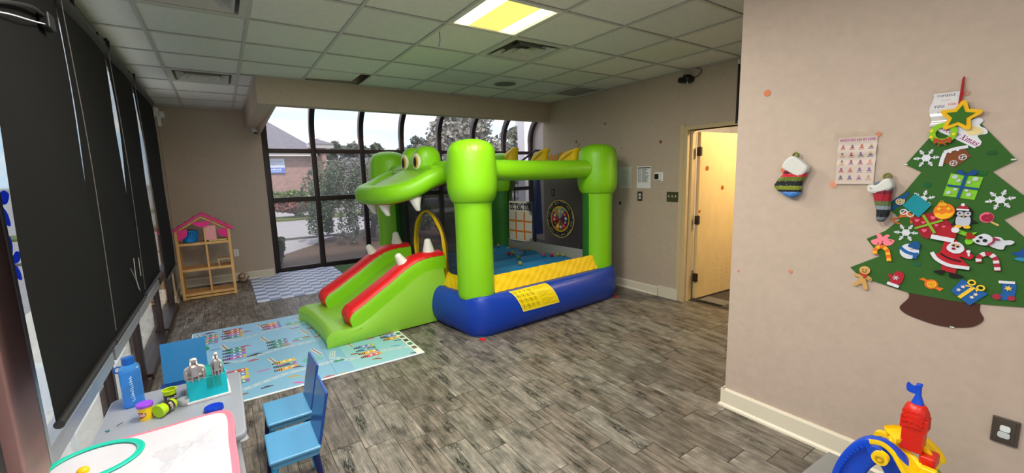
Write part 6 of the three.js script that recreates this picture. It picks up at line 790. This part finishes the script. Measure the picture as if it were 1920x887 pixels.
  mesh('support', ext(poly([[0.03, 0], [0.16, 0], [0.17, 0.16], [0.145, 0.3], [0.1, 0.36], [0.07, 0.33], [0.06, 0.2]]), 0.05, 0.006).rotateY(-Math.PI / 2).translate(0.09, 0, 0.0), gn, t); mesh('support', ext(poly([[0.02, 0], [0.09, 0], [0.07, 0.2], [0.02, 0.27]]), 0.03, 0.004).rotateY(-Math.PI / 2).translate(0.02, 0, 0.02), gn, t); mesh('tower_base', rb(0.08, 0.05, 0.05, 0.01, 0.04, 0.375, 0.1), re, t);
  const k = thing('floor_mat', 'plain grey floor mat against the near wall under the toy ramp', 'mat'); mesh('mat', rb(0.9, 0.012, 1.6, 0.005), mat([140, 140, 138], 0.55), k, [2.13, 0.0065, -0.02], [0, -0.05, 0]);
}

// ---------- outside ----------
const GROUND = -0.15;
{
  const gt = (a, b, s, c) => dataTex(256, 256, (x, y) => { const v = fbm(x / s, y / s, c, 5, Math.round(256 / s), Math.round(256 / s)); return [lerp(a[0], b[0], v), lerp(a[1], b[1], v), lerp(a[2], b[2], v)]; });
  const rep = (t, k) => { t.repeat.set(k, k); return t; };
  const asphalt = new THREE.MeshPhysicalMaterial({ map: rep(gt([132, 132, 137], [154, 154, 157], 16, 3), 0.4), roughness: 0.9 }), mulchT = rep(gt([44, 34, 28], [112, 88, 68], 4, 8), 0.9), mulch = new THREE.MeshPhysicalMaterial({ map: mulchT, bumpMap: mulchT, bumpScale: 0.03, roughness: 0.95 }), grassT = rep(gt([58, 74, 34], [112, 122, 66], 4, 5), 0.7), grass = new THREE.MeshPhysicalMaterial({ map: grassT, roughness: 0.95 });
  const g = struct('ground'); mesh('pavement', metricUV(new THREE.BoxGeometry(260, 0.3, 220).translate(0, GROUND - 0.15, -60)), asphalt, g);
  const fl = (pts, y, d, m, n) => mesh(n, metricUV(ext(poly(pts.map(([x, z]) => [x, -z])), d).rotateX(-Math.PI / 2).translate(0, y, 0)), m, g);
  fl([[-2, -8.45], [14, -8.45], [14, -16], [6, -15.2], [4.0, -14.4], [2.85, -13.3], [2.3, -12.7], [1.75, -11.6], [0.95, -10.5], [0.2, -9.95], [-2, -9.6]], GROUND, 0.09, mulch, 'mulch_bed');
  fl([[-12, -20.2], [5, -20.6], [16, -23], [16, -24.5], [3, -22.4], [-12, -21.8]], GROUND, 0.08, grass, 'grass_strip'); fl([[-6, -34], [30, -34], [30, -37.8], [-6, -37.8]], GROUND, 0.06, grass, 'grass_strip'); fl([[6, -15.6], [26, -16.5], [26, -21], [10, -19.5]], GROUND, 0.07, grass, 'grass_strip');
  mesh('kerb', span(-14, 14, GROUND, GROUND + 0.06, -13.9, -13.82), mat([96, 96, 98], 0.9), g);
  mesh('parking_line', merge([0, 1, 2, 3, 4].map((k) => span(-7, -4, GROUND, GROUND + 0.012, -1 - k * 2.7, -0.9 - k * 2.7))), M.white, g);
  // the building's outer left wall foot and roof edge
  mesh('outer_step', span(-2.2, -0.775, GROUND, -0.02, -8.2, 3.4), mat([196, 194, 190], 0.9), g);
}
// brick building opposite
{
  const brickT = dataTex(128, 128, (x, y) => { const row = Math.floor(y / 8), xx = (x + (row % 2) * 8) % 16, j = y % 8 < 1 || xx < 1; const v = hash(Math.floor((x + (row % 2) * 8) / 16), row, 4) * 26; return j ? [178, 160, 152] : [142 + v, 114 + v * 0.7, 110 + v * 0.7]; }); brickT.repeat.set(0.6, 0.6);  // brick greyed, haze mixed into its colour
  const brick = new THREE.MeshPhysicalMaterial({ map: brickT, roughness: 0.9 }), roofT = dataTex(128, 128, (x, y) => { const v = hash(x >> 3, y >> 2, 3) * 22 + (y % 8 < 1 ? -16 : 0); return [92 + v, 92 + v, 104 + v]; }); roofT.repeat.set(0.8, 0.8); const roof = new THREE.MeshPhysicalMaterial({ map: roofT, roughness: 0.9 }), fas = mat([222, 218, 214], 0.6);
  const t = thing('brick_building', 'brick building with a grey hipped roof and blue sign, across the road', 'building');
  const hip = (x0, x1, z0, z1, y0, y1, inset) => { const a = [x0, y0, z1], b = [x1, y0, z1], c = [x1, y0, z0], d = [x0, y0, z0], zc = (z0 + z1) / 2, e = [x0 + inset, y1, zc], f = [x1 - inset, y1, zc]; const T = [a, b, f, a, f, e, b, c, f, c, d, e, c, e, f, d, a, e, a, d, c, a, c, b].flat(); const g = new THREE.BufferGeometry(); g.setAttribute('position', new THREE.Float32BufferAttribute(T, 3)); g.computeVertexNormals(); return metricUV(g); };
  mesh('wall', span(-1, 6.35, GROUND, 3.65, -52, -38), brick, t); mesh('roof', hip(-2.2, 7.2, -53, -37.3, 3.72, 7.0, 3.1), roof, t); mesh('fascia', merge([span(-1.8, 6.9, 3.5, 3.78, -37.6, -37.4), span(6.7, 6.9, 3.5, 3.78, -52, -37.4)]), fas, t);
  mesh('wall', span(6.35, 7.55, GROUND, 4.2, -42, -38.3), brick, t); mesh('fascia', span(6.2, 8.1, 4.2, 4.5, -42, -37.9), fas, t); mesh('roof', hip(6.2, 8.2, -42, -37.7, 4.5, 5.05, 0.9), roof, t);
  mesh('vent_pipe', merge([rod([6.7, 5.1, -40], [7.6, 5.12, -40], 0.05)]), fas, t);
  const sg = thing('building_sign', 'white and blue lettered sign board on the brick building', 'sign', [3.62, 2.76, -37.93]);
  const st = canvasTex(512, 384, (g) => { g.fillStyle = '#cfdcf2'; g.fillRect(0, 0, 512, 384); g.fillStyle = '#5f7fd0'; g.fillRect(0, 236, 512, 148); g.fillStyle = '#5a6fae'; for (const [y, a, b] of [[64, 60, 330], [64, 300, 470], [108, 90, 440], [158, 190, 300]]) g.fillRect(a, y, b - a, 13); g.fillStyle = '#dfe8fa'; for (let k = 0; k < 11; k++) g.fillRect(30 + k * 36, 262 + (k % 3) * 4, 22 - (k % 2) * 6, 44); g.fillRect(30, 336, 380, 7); });
  const sb = new THREE.BoxGeometry(1.46, 1.12, 0.08); mesh('board', sb, [fas, fas, fas, fas, new THREE.MeshPhysicalMaterial({ map: st, roughness: 0.5 }), fas], sg);
  const lb = thing('low_building', 'low pale building with a dark roof beside the brick one, behind the weeping tree', 'building'); mesh('wall', span(8.7, 18, GROUND, 2.1, -52, -44), mat([176, 166, 150], 0.9), lb); mesh('roof', hip(8.4, 18.5, -53, -43.4, 2.1, 3.9, 3), roof, lb); mesh('fascia', span(8.5, 18.3, 1.95, 2.15, -43.8, -43.5), fas, lb); mesh('door', span(9.0, 10.8, GROUND, 1.5, -44.05, -43.95), fas, lb);
}
// foliage: leaves are many small bent cards in one instanced part
const leafG = (() => { const g = new THREE.BufferGeometry(); g.setAttribute('position', new THREE.Float32BufferAttribute([-0.5, 0, 0, 0, 0.1, -0.5, 0.5, 0, 0, -0.5, 0, 0, 0.5, 0, 0, 0, 0.1, 0.9], 3)); g.setAttribute('uv', new THREE.Float32BufferAttribute([0, 0, 1, 0, 1, 1, 0, 0, 1, 1, 0, 1], 2)); g.computeVertexNormals(); return g; })();
function foliage(parent, n, seed, place, size, rgb, vary = 0.35, name = 'leaves') {
  const r = rng(seed), m = new THREE.MeshPhysicalMaterial({ color: 0xffffff, roughness: 0.85, side: THREE.DoubleSide }), im = new THREE.InstancedMesh(leafG, m, n), q = new THREE.Object3D(), c = new THREE.Color(), base = C(...rgb);
  for (let i = 0; i < n; i++) { const [x, y, z, s = 1, rx, rz] = place(r, i); q.position.set(x, y, z); q.rotation.set(rx ?? r() * 6.3, r() * 6.3, rz ?? r() * 6.3); const k = size * s * (0.6 + 0.8 * r()); q.scale.set(k, k, k); q.updateMatrix(); im.setMatrixAt(i, q.matrix); const v = 1 - vary + 2 * vary * r(); c.copy(base).multiplyScalar(v); im.setColorAt(i, c); }
  im.name = name; im.userData.kind = 'stuff'; im.castShadow = im.receiveShadow = true; parent.add(im); return im;
}
function limb(pts, r0, r1) { return sweep(pts, (s, a) => { const r = lerp(r0, r1, s); return [r * Math.cos(a), r * Math.sin(a)]; }, 14, 7, V(0.3, 0.2, 1)); }
function crownTree(name, label, pos, h, w, seed, rgb, n, size, trunkFrac = 0.3, lobes = 8) {
  const t = thing(name, label, 'tree', pos, 0, name === 'far_tree' ? 'line of far trees' : undefined), r = rng(seed), L = Array.from({ length: lobes }, () => { const k = r(), a = r() * 6.3, ww = w / 2 * Math.sin(Math.PI * (0.15 + 0.8 * k)); return [ww * Math.cos(a) * (0.35 + 0.5 * r()), h * (trunkFrac + (1 - trunkFrac) * (0.1 + 0.78 * k)), ww * Math.sin(a) * (0.35 + 0.5 * r()), w * (0.2 + 0.13 * r()) * (1.15 - 0.6 * k)]; });
  mesh('trunk', limb([[0, 0, 0], [0.02 * w, h * 0.4, 0], [0, h * 0.85, 0]], 0.028 * h, 0.008 * h), mat([70, 58, 48], 0.9), t);
  mesh('branches', merge(L.map(([x, y, z]) => limb([[0, y * 0.72, 0], [x * 0.5, y * 0.88, z * 0.5], [x, y, z]], 0.009 * h, 0.003 * h))), mat([70, 58, 48], 0.9), t);
  foliage(t, n, seed + 1, (q) => { const l = L[Math.floor(q() * L.length)], a = q() * 6.3, c = 2 * q() - 1, d = Math.cbrt(q()) * l[3], s = Math.sqrt(1 - c * c); return [l[0] + d * s * Math.cos(a), l[1] + d * c * 0.8, l[2] + d * s * Math.sin(a)]; }, size, rgb); return t;
}
{
  // far line of trees, window haze mixed into their lightened leaf colours
  const far = [[12.6, -58, 6.9, 3.0, 'far tree peeping over the right end of the brick building roof'], [15.0, -60, 7.2, 5.4, 'round far tree left in the second window column'], [18.4, -61, 6.9, 3.4, 'narrow far tree, middle of the second window column'], [21.8, -60, 6.6, 4.2, 'far tree just left of the third window post'], [24.6, -60, 8.2, 4.6, 'tall far tree at the left of the third window column'], [29.4, -62, 7.6, 6.4, 'broad far tree in the third window column'], [35.0, -62, 8.3, 6.8, 'broad far tree at the right of the third window column'], [40.5, -60, 7.4, 6.2, 'far tree in the fourth window column behind the crocodile eyes'], [48, -60, 7.0, 6.8, 'far tree behind the large bare tree'], [56, -58, 6.6, 6.4, 'far tree right of the large tree, behind the cap of the near post'], [63, -54, 6.6, 6.8, 'far tree beside the flag banner'], [33, -74, 8.4, 8, 'hazy far tree behind the broad ones'], [22, -72, 7.2, 7, 'hazy far tree low behind the narrow one']];
  far.forEach(([x, z, h, w, l], i) => crownTree('far_tree', l, [x, GROUND, z], h, w, 300 + i * 7, [[96, 106, 92], [104, 112, 104], [90, 104, 88]][i % 3], 1100, 0.5, 0.25, 9));
  // large open trees, leaf colours lightened for haze too
  crownTree('large_tree', 'large grey-green leafy tree at the middle of the sunroom windows', [13.0, GROUND, -24.5], 6.2, 6.6, 55, [124, 124, 116], 6500, 0.2, 0.2, 22);
  crownTree('large_tree', 'grey-green tree right of the large one, behind the near post', [18.4, GROUND, -25.5], 5.2, 5.6, 58, [116, 122, 106], 3400, 0.22, 0.2, 14);
  // weeping tree close to the glass
  const t = thing('weeping_tree', 'weeping grey-green tree drooping over the mulch bed outside the back window', 'tree', [3.4, GROUND + 0.09, -12.0]), r = rng(91), br = [], curtains = [];
  for (let k = 0; k < 80; k++) { const a = r() * 6.3, R = 0.4 + 1.35 * Math.sqrt(r()), top = 1.3 + 0.85 * r(), ex = R * Math.cos(a), ez = R * Math.sin(a) * 0.8, droop = Math.max(0.25, top - (0.5 + 1.25 * r())); const P = [[0.12 * Math.cos(a), 0.9 + 0.6 * r(), 0.12 * Math.sin(a)], [ex * 0.45, top + 0.12, ez * 0.45], [ex * 0.82, top - 0.1, ez * 0.82], [ex * 1.02, lerp(top, droop, 0.55), ez * 1.02], [ex * 1.05, droop, ez * 1.05]]; br.push(limb(P, 0.018, 0.004)); curtains.push(new THREE.CatmullRomCurve3(P.map((p) => V(...p)))); }
  mesh('trunk', limb([[0, -0.05, 0], [0.06, 0.6, 0.03], [0.0, 1.2, 0.0], [0.05, 1.7, 0]], 0.09, 0.04), mat([84, 78, 72], 0.9), t); mesh('branches', merge(br), mat([110, 104, 100], 0.9), t);
  foliage(t, 34000, 92, (q) => { const c = curtains[Math.floor(q() * curtains.length)], s = 0.25 + 0.75 * Math.sqrt(q()), p = c.getPoint(s), d = 0.05 + 0.09 * q(); return [p.x + (q() - 0.5) * 2 * d, p.y + (q() - 0.5) * 2 * d - 0.02, p.z + (q() - 0.5) * 2 * d]; }, 0.04, [86, 102, 84], 0.45, 'needles');
  // shrubs, hedge
  const sh = thing('red_shrub', 'round reddish brown shrub on a short green stem by the road', 'shrub', [2.75, GROUND, -21.6]); mesh('stem', limb([[0, 0, 0], [0.05, 0.2, 0], [0, 0.45, 0]], 0.14, 0.1), mat([104, 116, 76], 0.9), sh); foliage(sh, 1700, 21, (q) => { const a = q() * 6.3, c = 2 * q() - 1, d = Math.cbrt(q()), s = Math.sqrt(1 - c * c); return [0.95 * d * s * Math.cos(a), 0.62 + 0.34 * d * c, 0.8 * d * s * Math.sin(a)]; }, 0.13, [118, 74, 70]);
  const hg = thing('hedge', 'long low green hedge at the foot of the brick building', 'hedge', [3.6, GROUND, -34.8]); foliage(hg, 5200, 33, (q) => { const x = (q() - 0.5) * 11, w = 0.75 + 0.35 * vnoise(x * 1.3, 1, 5); return [x, Math.sqrt(q()) * w * 0.95, (q() - 0.5) * 1.2]; }, 0.17, [104, 122, 66]); mesh('stems', merge(Array.from({ length: 12 }, (_, k) => rod([-5 + k * 0.9, 0, 0], [-5 + k * 0.9 + 0.1, 0.7, 0.1], 0.03, 0.02, 6))), mat([70, 60, 48], 0.9), hg);
  const gb = (label, x, z, h, w, seed, rgb) => { const g = thing('garden_shrub', label, 'shrub', [x, GROUND + 0.07, z]); mesh('stems', merge(Array.from({ length: 7 }, (_, k) => rod([0, 0, 0], [w * 0.4 * Math.cos(k), h * 0.8, w * 0.4 * Math.sin(k)], 0.012, 0.005, 6))), mat([80, 66, 52], 0.9), g); foliage(g, 1400, seed, (q) => { const a = q() * 6.3, d = Math.sqrt(q()) * w / 2, y = q(); return [d * Math.cos(a) * (0.5 + y * 0.6), h * (0.1 + 0.9 * y), d * Math.sin(a) * (0.5 + y * 0.6)]; }, 0.075, rgb); };
  gb('low shrub outside right behind the bouncy castle', 6.4, -10.6, 0.95, 1.2, 61, [86, 102, 66]); gb('dark leafy twigs at the left edge of the back window', 0.72, -9.3, 0.55, 0.42, 63, [44, 60, 44]); gb('dark shrub outside seen through the entrance arch', 5.0, -10.2, 0.7, 1.1, 65, [78, 92, 64]);
  // car, pillar, banner
  const c = thing('parked_car', 'white parked car beside the weeping tree, far off', 'car', [6.9, GROUND, -30.5], 0.5), wp = mat([230, 232, 238], 0.25); const body = (p, w) => ext(blob(p), w, 0.08).translate(0, 0, -w / 2);
  mesh('body', body([[-2.1, 0.35], [-2.15, 0.7], [-1.9, 0.86], [1.0, 0.92], [2.0, 0.8], [2.15, 0.5], [2.1, 0.3], [0, 0.25]], 1.7), wp, c); mesh('cabin', body([[-1.6, 0.85], [-1.1, 1.35], [0.3, 1.4], [1.1, 0.9]], 1.45), mat([40, 44, 52], 0.1), c); for (const x of [-1.35, 1.35]) for (const z of [-0.78, 0.78]) mesh('wheel', merge([new THREE.TorusGeometry(0.25, 0.09, 10, 24).translate(x, 0.34, z), cyl(0.2, 0.2, 0.1, 0, 0, 0, 18).rotateX(Math.PI / 2).translate(x, 0.34, z)]), M.black, c);
  const pl = thing('white_pillar', 'white square pillar outside at the right end of the sunroom', 'pillar', [8.85, GROUND, -12]); mesh('shaft', rb(0.42, 4.2, 0.42, 0.02, 0, 2.1, 0), mat([226, 226, 232], 0.6), pl); mesh('plinth', rb(0.55, 0.3, 0.55, 0.02, 0, 0.15, 0), mat([206, 200, 200], 0.7), pl); mesh('canopy_beam', rb(3, 0.35, 0.5, 0.02, 1.3, 4.3, 0), mat([226, 226, 232], 0.6), pl);
  const bn = thing('street_banner', 'blue patterned banner on a pole beside the white pillar', 'banner', [20.6, GROUND, -29.5]), bnt = canvasTex(128, 128, (g) => { const q = rng(2); g.fillStyle = '#4466c4'; g.fillRect(0, 0, 128, 128); for (let k = 0; k < 40; k++) { g.fillStyle = ['#dfe6f2', '#e8cf5a', '#3a4fa0', '#8fb0e8', '#c86a80'][k % 5]; g.beginPath(); g.arc(q() * 128, q() * 128, 4 + q() * 9, 0, 7); g.fill(); } });
  mesh('pole', rod([0.2, 0, 0], [0.2, 6.6, 0], 0.06, 0.04), mat([150, 150, 160], 0.5), bn); mesh('cloth', bx(1.6, 1.5, 0.04, 0.1, 4.25, 0.1), new THREE.MeshPhysicalMaterial({ map: bnt, roughness: 0.8 }), bn);
  // left of the shop: low shops with a red fascia beyond the car park
  const ls = thing('shop_row', 'pale shop building with a pink-red sign band, seen past the nearest blind', 'building', [-26, GROUND, -8]); mesh('wall', span(-3, 3, 0, 4.2, -40, 20), mat([214, 216, 220], 0.8), ls); mesh('sign_band', span(3, 3.3, 2.9, 3.9, -30, 14), mat([220, 70, 96], 0.6), ls); for (let k = 0; k < 9; k++) mesh('shop_window', span(3, 3.1, 0.3, 2.6, -28 + k * 4.6, -25 + k * 4.6), mat([120, 150, 170], 0.15), ls); mesh('parapet', span(-3.1, 3.15, 4.2, 4.5, -40, 20), M.white, ls);
  const dec = (label, z, y, s) => { const d = thing('window_decal', label, 'decal', [ROOM.x0 - 0.014, y, z], Math.PI / 2); const o = [], R = 0.1 * s; for (let k = 0; k < 6; k++) { const a = k * Math.PI / 3 + 0.2; o.push(ext(blob([[0, 0], [R * 0.7 * Math.cos(a - 0.3), R * 0.7 * Math.sin(a - 0.3)], [R * Math.cos(a), R * Math.sin(a)], [R * 0.7 * Math.cos(a + 0.3), R * 0.7 * Math.sin(a + 0.3)]]), 0.001)); } mesh('film', merge(o), mat([20, 120, 240], 1, { transmission: 0.7, thickness: 0 }), d); };
  dec('blue snowflake film on the glass left of the nearest blind, upper', -2.25, 1.52, 1.2); dec('blue snowflake film on the glass left of the nearest blind, lower', -2.27, 1.3, 1.0);
  // folded parasol in the sunroom corner
  const pa = thing('folded_parasol', 'tall folded blue cloth on a black frame in the sunroom corner behind the net', 'parasol', [5.05, 0, -6.55]); mesh('cloth', surf(20, 24, (u, v) => { const a = u * 2 * Math.PI, k = lerp(0.03, 0.13, v) * (1 + 0.16 * Math.cos(a * 5)); return [k * Math.cos(a) + 0.06 * (1 - v), lerp(1.62, 0.42, v), k * Math.sin(a)]; }), mat([16, 62, 140], 0.6), pa); mesh('pole', rod([-0.06, 0.01, 0], [0.07, 1.72, 0], 0.016), M.black, pa);
  mesh('frame_bar', merge([rod([-0.5, 1.72, 0.0], [-0.02, 2.02, 0.02], 0.02), rod([-0.02, 2.02, 0.02], [0.2, 2.02, 0.02], 0.02), rod([-0.09, 0.01, 0.1], [-0.13, 2.0, 0.03], 0.014), rod([-0.5, 1.72, 0], [-0.52, 0.0, 0.0], 0.014)]), M.black, pa); mesh('foot', cyl(0.2, 0.24, 0.06, -0.06, 0.03, 0, 28), M.black, pa);
}

renderer.render(scene, camera);
